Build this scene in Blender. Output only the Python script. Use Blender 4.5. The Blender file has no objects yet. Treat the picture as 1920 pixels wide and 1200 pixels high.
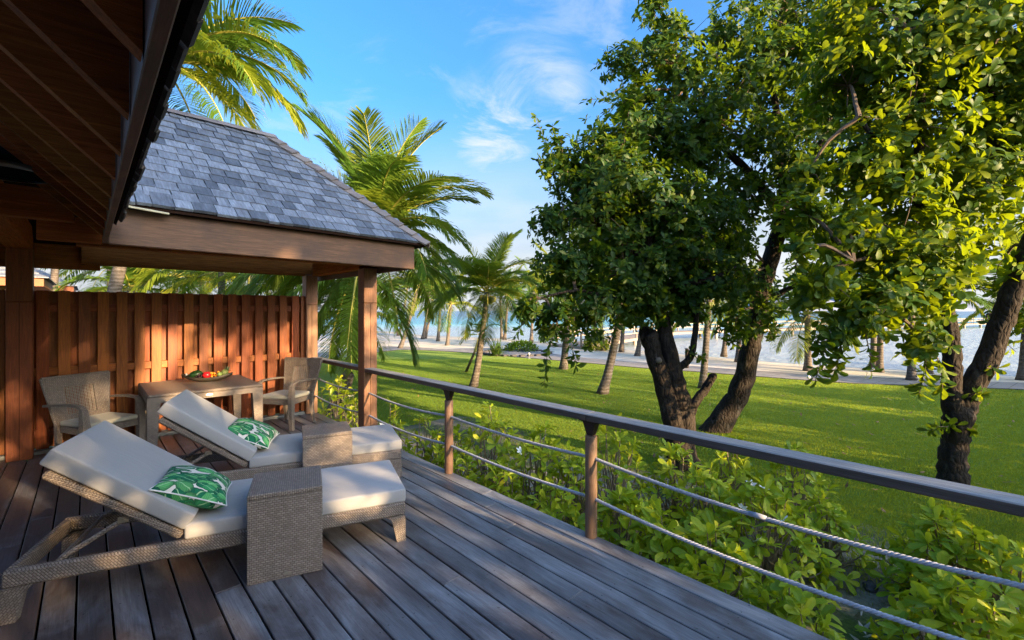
import bpy, bmesh, math, random
import numpy as np
from mathutils import Vector, Matrix, Euler

random.seed(7)
rng = np.random.default_rng(11)
SC = bpy.context.scene
COL = SC.collection
rad = math.radians

# ------------------------------------------------------------------ camera
EYE = 1.62
YAW = rad(43.5)
FPX, YH = 840.0, 583.0
cam_d = bpy.data.cameras.new('camera')
cam_d.sensor_width = 36.0
cam_d.lens = 36.0 * FPX / 1920.0
cam_d.shift_y = -17.0 / 1920.0
cam_d.clip_start = 0.05
cam_d.clip_end = 20000
cam = bpy.data.objects.new('camera', cam_d)
cam.location = (0, 0, EYE)
cam.rotation_euler = (rad(90), 0, -YAW)
COL.objects.link(cam)
SC.camera = cam

# ------------------------------------------------------------------ light
SUN_EL = rad(13.0)
SUN_AZ = math.atan2(0.13, -1.0)
sdir = Vector((math.sin(SUN_AZ) * math.cos(SUN_EL), math.cos(SUN_AZ) * math.cos(SUN_EL), math.sin(SUN_EL)))
sun_d = bpy.data.lights.new('sun', 'SUN')
sun_d.energy = 3.8
sun_d.angle = rad(0.53)
sun_d.color = (1.0, 0.70, 0.38)
sun = bpy.data.objects.new('sun', sun_d)
sun.rotation_euler = (-sdir).to_track_quat('-Z', 'Y').to_euler()
sun.location = (0, -20, 20)
COL.objects.link(sun)

world = bpy.data.worlds.new("World")
SC.world = world
world.use_nodes = True
wn, wl = world.node_tree.nodes, world.node_tree.links
wn.clear()
w_out = wn.new('ShaderNodeOutputWorld')
w_bg = wn.new('ShaderNodeBackground')
w_bg.inputs['Strength'].default_value = 0.15
sky = wn.new('ShaderNodeTexSky')
sky.sky_type = 'NISHITA'
sky.sun_disc = False
sky.sun_elevation = SUN_EL
sky.sun_rotation = SUN_AZ
sky.air_density = 1.0
sky.dust_density = 9.0
sky.ozone_density = 4.6
w_tc = wn.new('ShaderNodeTexCoord')


def wnode(t, **kw):
    n = wn.new(t)
    for k, v in kw.items():
        setattr(n, k, v)
    return n


def wmath(op, a, b=None, c=None, clamp=False):
    n = wn.new('ShaderNodeMath')
    n.operation = op
    n.use_clamp = clamp
    for i, v in enumerate((a, b, c)):
        if v is None:
            continue
        if isinstance(v, (int, float)):
            n.inputs[i].default_value = v
        else:
            wl.new(v, n.inputs[i])
    return n.outputs[0]


def wramp(x, lo, hi):
    n = wn.new('ShaderNodeMapRange')
    n.interpolation_type = 'SMOOTHSTEP'
    n.inputs['From Min'].default_value = lo
    n.inputs['From Max'].default_value = hi
    wl.new(x, n.inputs['Value'])
    return n.outputs[0]


sep = wnode('ShaderNodeSeparateXYZ')
wl.new(w_tc.outputs['Generated'], sep.inputs[0])
# flat cloud layer: view direction projected on a high plane
zc = wmath('MAXIMUM', sep.outputs['Z'], 0.02)
zc = wmath('ADD', zc, 0.10)
px_ = wmath('DIVIDE', sep.outputs['X'], zc)
py_ = wmath('DIVIDE', sep.outputs['Y'], zc)
comb = wnode('ShaderNodeCombineXYZ')
wl.new(px_, comb.inputs[0])
wl.new(py_, comb.inputs[1])
n1 = wnode('ShaderNodeTexNoise')
n1.inputs['Scale'].default_value = 2.1
n1.inputs['Detail'].default_value = 9
n1.inputs['Roughness'].default_value = 0.62
n1.inputs['Distortion'].default_value = 0.9
wmp = wnode('ShaderNodeMapping')
wmp.inputs['Location'].default_value = (3.1, 0.7, 0.0)
wmp.inputs['Scale'].default_value = (1.0, 1.0, 1.0)
wl.new(comb.outputs[0], wmp.inputs[0])
wl.new(wmp.outputs[0], n1.inputs['Vector'])


def lobe(direction, inner, outer):
    d = wnode('ShaderNodeVectorMath', operation='DOT_PRODUCT')
    wl.new(w_tc.outputs['Generated'], d.inputs[0])
    d.inputs[1].default_value = Vector(direction).normalized()
    return wramp(d.outputs['Value'], math.cos(rad(outer)), math.cos(rad(inner)))


def pxdir(x, y):
    r = Vector((math.cos(YAW), -math.sin(YAW), 0))
    f = Vector((math.sin(YAW), math.cos(YAW), 0))
    return (r * (x - 960) / FPX + f + Vector((0, 0, -(y - YH) / FPX))).normalized()


n2 = wnode('ShaderNodeTexNoise')
n2.inputs['Scale'].default_value = 3.5
n2.inputs['Detail'].default_value = 6
wm2 = wnode('ShaderNodeMapping')
wm2.inputs['Scale'].default_value = (1, 1, 3.5)
wl.new(w_tc.outputs['Generated'], wm2.inputs[0])
wl.new(wm2.outputs[0], n2.inputs['Vector'])
area = wmath('MAXIMUM', lobe(pxdir(1000, 190), 0.2, 7.6), wmath('MULTIPLY', lobe(pxdir(930, 235), 0.2, 7.5), 0.9))
cl_a = wmath('MULTIPLY', wmath('MULTIPLY', area, wramp(n1.outputs['Fac'], 0.42, 0.70)), wmath('MULTIPLY_ADD', wramp(n2.outputs['Fac'], 0.3, 0.6), 0.5, 0.5))
cl_b = cl_a
cl_c = wmath('MULTIPLY', wramp(n1.outputs['Fac'], 0.54, 0.72), 0.55)
hz = wramp(sep.outputs['Z'], 0.44, 0.04)
cl_d = wmath('MULTIPLY', hz, wmath('MULTIPLY_ADD', wramp(n2.outputs['Fac'], 0.35, 0.65), 0.35, 0.62))
cl = wmath('MAXIMUM', wmath('MAXIMUM', cl_a, cl_b), wmath('MAXIMUM', cl_d, wmath('MULTIPLY', cl_c, 0.5)))
cl = wmath('MINIMUM', cl, 0.92)
hsv = wnode('ShaderNodeHueSaturation')
hsv.inputs['Saturation'].default_value = 1.17
hsv.inputs['Value'].default_value = 1.0
wl.new(sky.outputs[0], hsv.inputs['Color'])
wmix = wnode('ShaderNodeMix', data_type='RGBA')
wl.new(cl, wmix.inputs['Factor'])
wl.new(hsv.outputs[0], wmix.inputs[6])
wmix.inputs[7].default_value = (1.30, 1.36, 1.44, 1)
wl.new(wmix.outputs[2], w_bg.inputs['Color'])
wl.new(w_bg.outputs[0], w_out.inputs[0])

SC.view_settings.view_transform = 'Standard'
SC.view_settings.look = 'None'
SC.view_settings.exposure = 2.32
SC.view_settings.gamma = 1.0
SC.view_settings.use_curve_mapping = False
SC.cycles.max_bounces = 8
SC.cycles.transparent_max_bounces = 6
SC.cycles.use_denoising = True
SC.cycles.sample_clamp_indirect = 6

# ------------------------------------------------------------------ pixel helpers (photo 1920x1200 -> place)
CR = Vector((math.cos(YAW), -math.sin(YAW), 0))
CF = Vector((math.sin(YAW), math.cos(YAW), 0))
C0 = Vector((0, 0, EYE))


def at(x, y, d):
    """point seen at photo pixel x, y and d metres in front of the lens"""
    return C0 + (CR * (x - 960) / FPX + CF - Vector((0, 0, 1)) * (y - YH) / FPX) * d


def on_z(x, y, z):
    return at(x, y, (EYE - z) * FPX / (y - YH))


# ------------------------------------------------------------------ mesh helpers
class MB:
    """collects shapes, then links them as ONE mesh object"""

    def __init__(self):
        self.v, self.f, self.mi = [], [], []
        self.M = Matrix.Identity(4)

    def add(self, verts, faces, mi=0):
        b = len(self.v)
        M = self.M
        self.v.extend([tuple(M @ Vector(p)) for p in verts])
        self.f.extend([tuple(b + i for i in f) for f in faces])
        self.mi.extend([mi] * len(faces))

    def box(self, c, s, ch=0.0, mi=0):
        x, y, z = s[0] / 2, s[1] / 2, s[2] / 2
        cx, cy, cz = c
        if ch <= 0:
            vs = [(cx + i * x, cy + j * y, cz + k * z) for i in (-1, 1) for j in (-1, 1) for k in (-1, 1)]
            self.add(vs, [(0, 1, 3, 2), (4, 6, 7, 5), (0, 4, 5, 1), (2, 3, 7, 6), (0, 2, 6, 4), (1, 5, 7, 3)], mi)
            return
        ch = min(ch, x * .9, y * .9, z * .9)
        vs, idx = [], {}
        for i in (-1, 1):
            for j in (-1, 1):
                for k in (-1, 1):
                    for a in range(3):
                        p = [i * x, j * y, k * z]
                        q = [i * (x - ch), j * (y - ch), k * (z - ch)]
                        q[a] = p[a]
                        idx[(i, j, k, a)] = len(vs)
                        vs.append((cx + q[0], cy + q[1], cz + q[2]))
        fs = []
        for a in range(3):
            o = [b for b in range(3) if b != a]
            for sgn in (-1, 1):
                r = []
                for (u, w) in ((-1, -1), (1, -1), (1, 1), (-1, 1)):
                    key = [0, 0, 0]
                    key[a] = sgn
                    key[o[0]] = u
                    key[o[1]] = w
                    r.append(idx[(*key, a)])
                flip = (sgn < 0) ^ (a == 1)
                fs.append(tuple(reversed(r)) if flip else tuple(r))
        for a in range(3):          # edges along axis a
            b, c2 = [q for q in range(3) if q != a]
            for u in (-1, 1):
                for w in (-1, 1):
                    def key(s):
                        k = [0, 0, 0]
                        k[a] = s
                        k[b] = u
                        k[c2] = w
                        return k
                    fs.append((idx[(*key(-1), b)], idx[(*key(1), b)], idx[(*key(1), c2)], idx[(*key(-1), c2)]))
        for i in (-1, 1):
            for j in (-1, 1):
                for k in (-1, 1):
                    fs.append((idx[(i, j, k, 0)], idx[(i, j, k, 1)], idx[(i, j, k, 2)]))
        self.add(vs, fs, mi)

    def tube(self, pts, radii, n=8, caps=True, mi=0, sq=False, jit=0.0):
        pts = [Vector(p) for p in pts]
        if isinstance(radii, (int, float)):
            radii = [radii] * len(pts)
        t0 = (pts[1] - pts[0]).normalized()
        ref = Vector((0, 0, 1)) if abs(t0.z) < 0.9 else Vector((1, 0, 0))
        nrm = (ref - t0 * ref.dot(t0)).normalized()
        vs, fs = [], []
        for i, p in enumerate(pts):
            if i == 0:
                t = t0
            elif i == len(pts) - 1:
                t = (pts[i] - pts[i - 1]).normalized()
            else:
                t = (pts[i + 1] - pts[i - 1]).normalized()
            nrm = (nrm - t * nrm.dot(t))
            nrm = nrm.normalized() if nrm.length > 1e-6 else t.orthogonal().normalized()
            bn = t.cross(nrm)
            for k in range(n):
                a = 2 * math.pi * (k + (.5 if sq else 0)) / n
                r = radii[i] * (1 + (random.uniform(-jit, jit) if jit else 0))
                vs.append(p + (nrm * math.cos(a) + bn * math.sin(a)) * r)
        for i in range(len(pts) - 1):
            for k in range(n):
                k2 = (k + 1) % n
                fs.append((i * n + k, i * n + k2, (i + 1) * n + k2, (i + 1) * n + k))
        if caps:
            fs.append(tuple(reversed(range(n))))
            fs.append(tuple((len(pts) - 1) * n + k for k in range(n)))
        self.add(vs, fs, mi)

    def lathe(self, prof, n=16, c=(0, 0, 0), mi=0, sx=1.0, sy=1.0):
        vs, fs = [], []
        for (r, z) in prof:
            for k in range(n):
                a = 2 * math.pi * k / n
                vs.append((c[0] + r * math.cos(a) * sx, c[1] + r * math.sin(a) * sy, c[2] + z))
        for i in range(len(prof) - 1):
            for k in range(n):
                k2 = (k + 1) % n
                fs.append((i * n + k, i * n + k2, (i + 1) * n + k2, (i + 1) * n + k))
        self.add(vs, fs, mi)

    def prism(self, poly, a, b, axis='y', mi=0):
        """poly: 2D points; extruded between a and b along axis"""
        def P(u, w, t):
            return {'y': (u, t, w), 'x': (t, u, w), 'z': (u, w, t)}[axis]
        n = len(poly)
        vs = [P(u, w, a) for u, w in poly] + [P(u, w, b) for u, w in poly]
        fs = [tuple(range(n)), tuple(reversed(range(n, 2 * n)))]
        fs += [(k, n + k, n + (k + 1) % n, (k + 1) % n) for k in range(n)]
        self.add(vs, fs, mi)

    def mesh(self, name, mats, smooth=False, uv=True):
        me = bpy.data.meshes.new(name)
        me.from_pydata(self.v, [], self.f)
        mats = mats if isinstance(mats, (list, tuple)) else [mats]
        for m in mats:
            me.materials.append(m)
        if len(mats) > 1:
            me.polygons.foreach_set('material_index', self.mi)
        bm = bmesh.new()
        bm.from_mesh(me)
        bmesh.ops.recalc_face_normals(bm, faces=bm.faces)
        if uv:
            lay = bm.loops.layers.uv.new('UVMap')
            for f in bm.faces:
                n = f.normal
                ax = max(range(3), key=lambda i: abs(n[i]))
                o = [(1, 2), (0, 2), (0, 1)][ax]
                for l in f.loops:
                    l[lay].uv = (l.vert.co[o[0]], l.vert.co[o[1]])
        bm.to_mesh(me)
        bm.free()
        if smooth:
            me.polygons.foreach_set('use_smooth', [True] * len(me.polygons))
        return me

    def build(self, name, mats, parent=None, smooth=False, origin=None):
        if origin is not None:
            o = Vector(origin)
            self.v = [tuple(Vector(p) - o) for p in self.v]
        ob = bpy.data.objects.new(name, self.mesh(name, mats, smooth))
        COL.objects.link(ob)
        if origin is not None:
            ob.location = o
        if parent is not None:
            ob.parent = parent
        return ob


def link(name, me, parent=None, loc=None, rot=None, scale=None):
    ob = bpy.data.objects.new(name, me)
    COL.objects.link(ob)
    if parent is not None:
        ob.parent = parent
    if loc is not None:
        ob.location = loc
    if rot is not None:
        ob.rotation_euler = rot
    if scale is not None:
        ob.scale = scale
    return ob


def empty(name, loc=(0, 0, 0), rz=0.0):
    o = bpy.data.objects.new(name, None)
    o.empty_display_size = 0.1
    COL.objects.link(o)
    o.location = loc
    o.rotation_euler = (0, 0, rz)
    return o


def tag(o, label=None, cat=None, group=None, kind=None):
    if label:
        o['label'] = label
    if cat:
        o['category'] = cat
    if group:
        o['group'] = group
    if kind:
        o['kind'] = kind
    return o


def copy_tree(o, parent=None):
    c = o.copy()
    COL.objects.link(c)
    if parent is not None:
        c.parent = parent
    for ch in [q for q in o.children]:
        copy_tree(ch, c)
    return c


def rbox_mesh(name, s, r, seg, mat, puff=0.0):
    """rounded box, optionally puffed on the large faces (cushions)"""
    bm = bmesh.new()
    bmesh.ops.create_cube(bm, size=1.0)
    bmesh.ops.scale(bm, vec=s, verts=bm.verts)
    bmesh.ops.bevel(bm, geom=bm.edges[:], offset=r, segments=seg, profile=0.5, affect='EDGES')
    if puff:
        big = [e for e in bm.edges if e.calc_length() > 0.25]
        bmesh.ops.subdivide_edges(bm, edges=big, cuts=5, use_grid_fill=True)
        for v in bm.verts:
            u = 1 - (2 * v.co.x / s[0]) ** 4
            w = 1 - (2 * v.co.y / s[1]) ** 4
            k = max(0, u) * max(0, w)
            v.co.z += math.copysign(puff * k, v.co.z) if v.co.z > 0 else 0
    lay = bm.loops.layers.uv.new('UVMap')
    for f in bm.faces:
        n = f.normal
        ax = max(range(3), key=lambda i: abs(n[i]))
        o = [(1, 2), (0, 2), (0, 1)][ax]
        for l in f.loops:
            l[lay].uv = (l.vert.co[o[0]], l.vert.co[o[1]])
    me = bpy.data.meshes.new(name)
    bm.to_mesh(me)
    bm.free()
    me.materials.append(mat)
    me.polygons.foreach_set('use_smooth', [True] * len(me.polygons))
    return me


# ------------------------------------------------------------------ material helpers
class NT:
    def __init__(self, name):
        self.m = bpy.data.materials.new(name)
        self.m.use_nodes = True
        self.n, self.l = self.m.node_tree.nodes, self.m.node_tree.links
        self.n.clear()
        self.out = self.n.new('ShaderNodeOutputMaterial')

    def new(self, t, **kw):
        n = self.n.new(t)
        for k, v in kw.items():
            setattr(n, k, v)
        return n

    def put(self, sock, v):
        if v is None:
            return
        if hasattr(v, 'is_linked') or hasattr(v, 'links'):
            self.l.new(v, sock)
        else:
            if isinstance(v, tuple) and len(v) == 3 and len(sock.default_value) == 4:
                v = (*v, 1)
            sock.default_value = v

    def math(self, op, a, b=None, c=None, clamp=False):
        n = self.new('ShaderNodeMath', operation=op, use_clamp=clamp)
        for i, v in enumerate((a, b, c)):
            self.put(n.inputs[i], v)
        return n.outputs[0]

    def coord(self, which='Object', scale=(1, 1, 1), rand=True, rot=(0, 0, 0)):
        if which == 'Position':
            src = self.new('ShaderNodeNewGeometry').outputs['Position']
        else:
            src = self.new('ShaderNodeTexCoord').outputs[which]
        mp = self.new('ShaderNodeMapping')
        mp.inputs['Scale'].default_value = scale
        mp.inputs['Rotation'].default_value = rot
        self.l.new(src, mp.inputs['Vector'])
        if rand:
            oi = self.new('ShaderNodeObjectInfo')
            cb = self.new('ShaderNodeCombineXYZ')
            r = self.math('MULTIPLY', oi.outputs['Random'], 37.0)
            for i in range(3):
                self.l.new(r, cb.inputs[i])
            self.l.new(cb.outputs[0], mp.inputs['Location'])
        return mp.outputs[0]

    def noise(self, vec, scale=5.0, detail=4.0, rough=0.5, dist=0.0, col=False):
        n = self.new('ShaderNodeTexNoise')
        n.inputs['Scale'].default_value = scale
        n.inputs['Detail'].default_value = detail
        n.inputs['Roughness'].default_value = rough
        n.inputs['Distortion'].default_value = dist
        if vec is not None:
            self.l.new(vec, n.inputs['Vector'])
        return n.outputs['Color' if col else 'Fac']

    def ramp(self, x, stops, interp='LINEAR'):
        n = self.new('ShaderNodeValToRGB')
        n.color_ramp.interpolation = interp
        els = n.color_ramp.elements
        while len(els) < len(stops):
            els.new(0.5)
        for e, (p, c) in zip(els, stops):
            e.position = p
            e.color = (*c, 1) if len(c) == 3 else c
        self.l.new(x, n.inputs[0])
        return n.outputs[0]

    def rng(self, x, a, b, c=0.0, d=1.0):
        n = self.new('ShaderNodeMapRange')
        for i, v in zip((1, 2, 3, 4), (a, b, c, d)):
            n.inputs[i].default_value = v
        self.l.new(x, n.inputs[0])
        return n.outputs[0]

    def mix(self, f, a, b, mode='MIX'):
        n = self.new('ShaderNodeMix', data_type='RGBA', blend_type=mode)
        self.put(n.inputs[0], f)
        self.put(n.inputs[6], a)
        self.put(n.inputs[7], b)
        return n.outputs[2]

    def bump(self, h, strength=0.3, dist=0.01, nrm=None):
        n = self.new('ShaderNodeBump')
        n.inputs['Strength'].default_value = strength
        n.inputs['Distance'].default_value = dist
        self.l.new(h, n.inputs['Height'])
        if nrm is not None:
            self.l.new(nrm, n.inputs['Normal'])
        return n.outputs[0]

    def principled(self, color, rough=0.6, nrm=None, metallic=0.0, spec=0.5):
        p = self.new('ShaderNodeBsdfPrincipled')
        self.put(p.inputs['Base Color'], color)
        self.put(p.inputs['Roughness'], rough)
        p.inputs['Metallic'].default_value = metallic
        p.inputs['Specular IOR Level'].default_value = spec
        if nrm is not None:
            self.l.new(nrm, p.inputs['Normal'])
        self.l.new(p.outputs[0], self.out.inputs[0])
        return p

    def rand(self):
        return self.new('ShaderNodeObjectInfo').outputs['Random']


def wood(name, dark, light, axis, rough=0.55, vary=0.35, grain=1.0, blotch=None, bump=0.25, spec=0.4):
    t = NT(name)
    sc = [14.0 * grain] * 3
    sc[axis] = 0.9
    v = t.coord('Object', tuple(sc))
    g = t.noise(v, 3.0, 6, 0.62, 1.4)
    s2 = [70.0 * grain] * 3
    s2[axis] = 2.0
    fine = t.noise(t.coord('Object', tuple(s2)), 3.0, 3, 0.6)
    col = t.ramp(g, [(0.30, dark), (0.70, light)])
    col = t.mix(t.rng(fine, 0.35, 0.7, 0.0, 0.45), col, tuple(c * 0.45 for c in dark), 'MIX')
    r = t.rand()
    hs = t.new('ShaderNodeHueSaturation')
    t.put(hs.inputs['Value'], t.rng(r, 0, 1, 1 - vary, 1 + vary))
    t.put(hs.inputs['Hue'], t.rng(t.math('FRACT', t.math('MULTIPLY', r, 7.3)), 0, 1, 0.49, 0.51))
    t.put(hs.inputs['Color'], col)
    col = hs.outputs[0]
    if blotch:
        b = t.noise(t.coord('Object', (1.6, 1.6, 1.6)), 2.2, 5, 0.6)
        col = t.mix(t.rng(b, 0.42, 0.66, 0.0, blotch[1]), col, blotch[0])
    h = t.math('ADD', t.math('MULTIPLY', g, 0.6), t.math('MULTIPLY', fine, 0.5))
    t.principled(col, rough, t.bump(h, bump, 0.004), spec=spec)
    return t.m


def plain(name, color, rough=0.6, metallic=0.0, noise=0.0, spec=0.5):
    t = NT(name)
    col = color
    nr = None
    if noise:
        n = t.noise(t.coord('Object', (1, 1, 1)), 25, 4, 0.6)
        col = t.mix(t.rng(n, 0.3, 0.7), tuple(c * (1 - noise) for c in color), tuple(min(1, c * (1 + noise)) for c in color))
        nr = t.bump(n, 0.15, 0.003)
    t.principled(col, rough, nr, metallic, spec)
    return t.m


def leaf_mat(name, dark, mid, bright, trans, attr=True, gloss=0.35, tfac=0.42, glint=0.07):
    """leaf: diffuse + translucent + waxy coat; tone varies leaf by leaf"""
    t = NT(name)
    if attr:
        a = t.new('ShaderNodeAttribute', attribute_name='tone')
        r = a.outputs['Fac']
    else:
        r = t.rand()
    col = t.ramp(r, [(0.0, dark), (0.55, mid), (0.93, bright), (1.0, bright)])
    trc = t.mix(r, tuple(c * 0.75 for c in trans), trans)
    d = t.new('ShaderNodeBsdfDiffuse')
    t.put(d.inputs['Color'], col)
    tr = t.new('ShaderNodeBsdfTranslucent')
    t.put(tr.inputs['Color'], trc)
    m1 = t.new('ShaderNodeMixShader')
    m1.inputs[0].default_value = tfac
    t.l.new(d.outputs[0], m1.inputs[1])
    t.l.new(tr.outputs[0], m1.inputs[2])
    g = t.new('ShaderNodeBsdfGlossy')
    g.inputs['Roughness'].default_value = gloss
    g.inputs['Color'].default_value = (0.9, 0.9, 0.9, 1)
    lw = t.new('ShaderNodeLayerWeight')
    lw.inputs['Blend'].default_value = 0.5
    m2 = t.new('ShaderNodeMixShader')
    t.l.new(t.math('MULTIPLY_ADD', t.math('POWER', lw.outputs['Facing'], 3.0), glint, 0.012), m2.inputs[0])
    t.l.new(m1.outputs[0], m2.inputs[1])
    t.l.new(g.outputs[0], m2.inputs[2])
    t.l.new(m2.outputs[0], t.out.inputs[0])
    return t.m


M = {}
M['slat'] = wood('red_brown_fence_wood', (0.20, 0.046, 0.007), (0.42, 0.110, 0.013), 2, 0.5, 0.28)
M['slat_x'] = wood('red_brown_rail_wood', (0.20, 0.046, 0.007), (0.42, 0.110, 0.013), 0, 0.5, 0.2)
M['post'] = wood('red_brown_post_wood', (0.15, 0.040, 0.009), (0.29, 0.085, 0.018), 2, 0.5, 0.12)
M['post_w'] = wood('sun_faded_post_wood', (0.19, 0.085, 0.040), (0.36, 0.185, 0.095), 2, 0.55, 0.12)
M['beam_x'] = wood('roof_timber_x', (0.20, 0.062, 0.016), (0.47, 0.155, 0.036), 0, 0.85, 0.2, spec=0.08)
M['beam_y'] = wood('roof_timber_y', (0.20, 0.062, 0.016), (0.47, 0.155, 0.036), 1, 0.85, 0.2, spec=0.08)
M['fascia'] = wood('weathered_fascia_timber', (0.105, 0.052, 0.034), (0.21, 0.105, 0.062), 0, 0.65, 0.1, 0.7, ((0.07, 0.045, 0.038), 0.7))
M['fascia_y'] = wood('weathered_fascia_timber_y', (0.10, 0.05, 0.034), (0.19, 0.095, 0.058), 1, 0.65, 0.1, 0.7, ((0.07, 0.045, 0.038), 0.7))
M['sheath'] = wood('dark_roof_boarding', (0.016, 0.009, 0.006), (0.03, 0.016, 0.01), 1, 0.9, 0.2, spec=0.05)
t = NT('handrail_wood_silver_top_shaded_sides')
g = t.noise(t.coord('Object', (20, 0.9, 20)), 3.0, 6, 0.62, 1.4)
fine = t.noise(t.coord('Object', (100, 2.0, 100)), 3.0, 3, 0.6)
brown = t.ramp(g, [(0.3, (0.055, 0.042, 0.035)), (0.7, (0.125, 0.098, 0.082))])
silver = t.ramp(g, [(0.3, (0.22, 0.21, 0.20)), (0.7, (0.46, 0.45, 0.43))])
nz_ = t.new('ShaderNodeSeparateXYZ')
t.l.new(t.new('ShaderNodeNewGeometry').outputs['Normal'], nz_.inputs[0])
col = t.mix(t.rng(nz_.outputs[2], 0.35, 0.8), brown, silver)  # top weathered silver; sides mixed darker to put in their shade
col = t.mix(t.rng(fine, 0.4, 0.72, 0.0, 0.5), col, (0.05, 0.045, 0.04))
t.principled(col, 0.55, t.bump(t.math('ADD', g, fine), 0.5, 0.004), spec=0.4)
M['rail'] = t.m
M['railpost'] = wood('handrail_post_wood', (0.15, 0.088, 0.052), (0.29, 0.185, 0.115), 2, 0.55, 0.1)
M['steel'] = plain('dark_bronze_bracket', (0.035, 0.022, 0.018), 0.45, 0.3)
M['rope'] = plain('grey_rope', (0.40, 0.41, 0.45), 0.8, 0, 0.2)
M['concrete'] = plain('pale_concrete_sill', (0.30, 0.31, 0.30), 0.85, 0, 0.15)
M['cream'] = plain('cream_metal_flashing', (0.62, 0.56, 0.38), 0.5, 0, 0.25)
M['lamp_dark'] = plain('black_lamp_metal', (0.008, 0.008, 0.008), 0.9, spec=0.1)
M['lamp_rim'] = plain('grey_lamp_rim', (0.16, 0.15, 0.13), 0.4, 0.4)
M['bracket'] = plain('galvanised_hinge', (0.32, 0.28, 0.22), 0.4, 0.6)

# deck boards: red-brown under the roof, silvered where the weather reaches them
t = NT('deck_board_wood')
v = t.coord('Object', (12, 0.8, 12))
g = t.noise(v, 3, 6, 0.65, 1.2)
fine = t.noise(t.coord('Object', (60, 1.6, 60)), 3, 4, 0.6)
base = t.ramp(g, [(0.3, (0.052, 0.036, 0.032)), (0.7, (0.098, 0.071, 0.062))])
pos = t.new('ShaderNodeNewGeometry').outputs['Position']
sx = t.new('ShaderNodeSeparateXYZ')
t.l.new(pos, sx.inputs[0])
wear = t.noise(t.coord('Position', (1.3, 0.5, 1.3), rand=True), 2.2, 6, 0.66, 0.8)
grad = t.rng(sx.outputs[0], -0.2, 2.2, 0.0, 0.55)
wf = t.math('ADD', t.rng(wear, 0.38, 0.68, -0.35, 0.55), grad, clamp=True)
grey = t.ramp(g, [(0.25, (0.175, 0.182, 0.19)), (0.75, (0.33, 0.34, 0.355))])
col = t.mix(wf, base, grey)
col = t.mix(t.rng(fine, 0.45, 0.75, 0.0, 0.5), col, (0.045, 0.034, 0.03))
spots = t.noise(t.coord('Position', (1, 1, 1), rand=False), 26, 2, 0.5)
col = t.mix(t.rng(spots, 0.70, 0.76, 0, 0.7), col, (0.03, 0.025, 0.022))
hs = t.new('ShaderNodeHueSaturation')
t.put(hs.inputs['Value'], t.rng(t.rand(), 0, 1, 0.8, 1.2))
t.put(hs.inputs['Color'], col)
h = t.math('ADD', t.math('MULTIPLY', g, 0.5), fine)
t.principled(hs.outputs[0], t.rng(wear, 0.3, 0.7, 0.36, 0.55), t.bump(h, 0.3, 0.003), spec=0.6)
M['deck'] = t.m

# roof shingles: silver-grey split timber
t = NT('silvered_timber_shingle')
v = t.coord('Object', (40, 3, 40))
g = t.noise(v, 1.6, 5, 0.6, 0.6)
bl = t.noise(t.coord('Object', (6, 4, 6)), 2, 4, 0.6)
col = t.ramp(g, [(0.3, (0.105, 0.122, 0.15)), (0.72, (0.26, 0.295, 0.35))])
col = t.mix(t.rng(bl, 0.45, 0.7, 0, 0.6), col, (0.10, 0.098, 0.105))
hs = t.new('ShaderNodeHueSaturation')
t.put(hs.inputs['Value'], t.rng(t.rand(), 0, 1, 0.5, 1.35))
t.put(hs.inputs['Color'], col)
t.principled(hs.outputs[0], 0.5, t.bump(g, 0.4, 0.004), spec=0.5)
M['shingle'] = t.m
M['ridgecap'] = wood('ridge_cap_timber', (0.17, 0.145, 0.13), (0.33, 0.28, 0.25), 0, 0.65, 0.2)


def wicker(name, c1, c2, hole, sx=0.024, sy=0.013, rot=0.0, open_=False):
    t = NT(name)
    mp = t.new('ShaderNodeMapping')
    t.l.new(t.new('ShaderNodeTexCoord').outputs['UV'], mp.inputs['Vector'])
    mp.inputs['Rotation'].default_value = (0, 0, rot)
    b = t.new('ShaderNodeTexBrick')
    t.l.new(mp.outputs[0], b.inputs['Vector'])
    b.offset = 0.5
    b.inputs['Scale'].default_value = 1.0
    b.inputs['Brick Width'].default_value = sx
    b.inputs['Row Height'].default_value = sy
    b.inputs['Mortar Size'].default_value = 0.0026 if not open_ else 0.003
    b.inputs['Mortar Smooth'].default_value = 0.9
    b.inputs['Color1'].default_value = (*c1, 1)
    b.inputs['Color2'].default_value = (*c2, 1)
    b.inputs['Mortar'].default_value = (*hole, 1)
    nz = t.noise(mp.outputs[0], 9, 4, 0.6)
    col = t.mix(t.rng(nz, 0.3, 0.7, 0.0, 0.3), b.outputs['Color'], tuple(c * 0.6 for c in c1))
    inv = t.math('SUBTRACT', 1.0, b.outputs['Fac'])
    t.principled(col, 0.5, t.bump(inv, 0.9, 0.003), spec=0.4)
    return t.m


WC1, WC2, WH = (0.235, 0.19, 0.155), (0.35, 0.29, 0.24), (0.085, 0.065, 0.052)
M['wicker'] = wicker('taupe_wicker', WC1, WC2, WH)
M['wicker_v'] = wicker('taupe_wicker_upright', WC1, WC2, WH, 0.022, 0.012, rad(90))
M['wicker_d'] = wicker('taupe_wicker_twill', WC1, WC2, WH, 0.022, 0.0115, rad(52))
M['wicker_d2'] = wicker('taupe_wicker_twill_mirrored', WC1, WC2, WH, 0.022, 0.0115, rad(-52))
M['wicker_open'] = wicker('open_cane_weave', WC1, WC2, (0.03, 0.02, 0.015), 0.016, 0.016, rad(90), True)


M['cane'] = plain('cane_strand', (0.33, 0.27, 0.215), 0.5, 0, 0.2)


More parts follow.
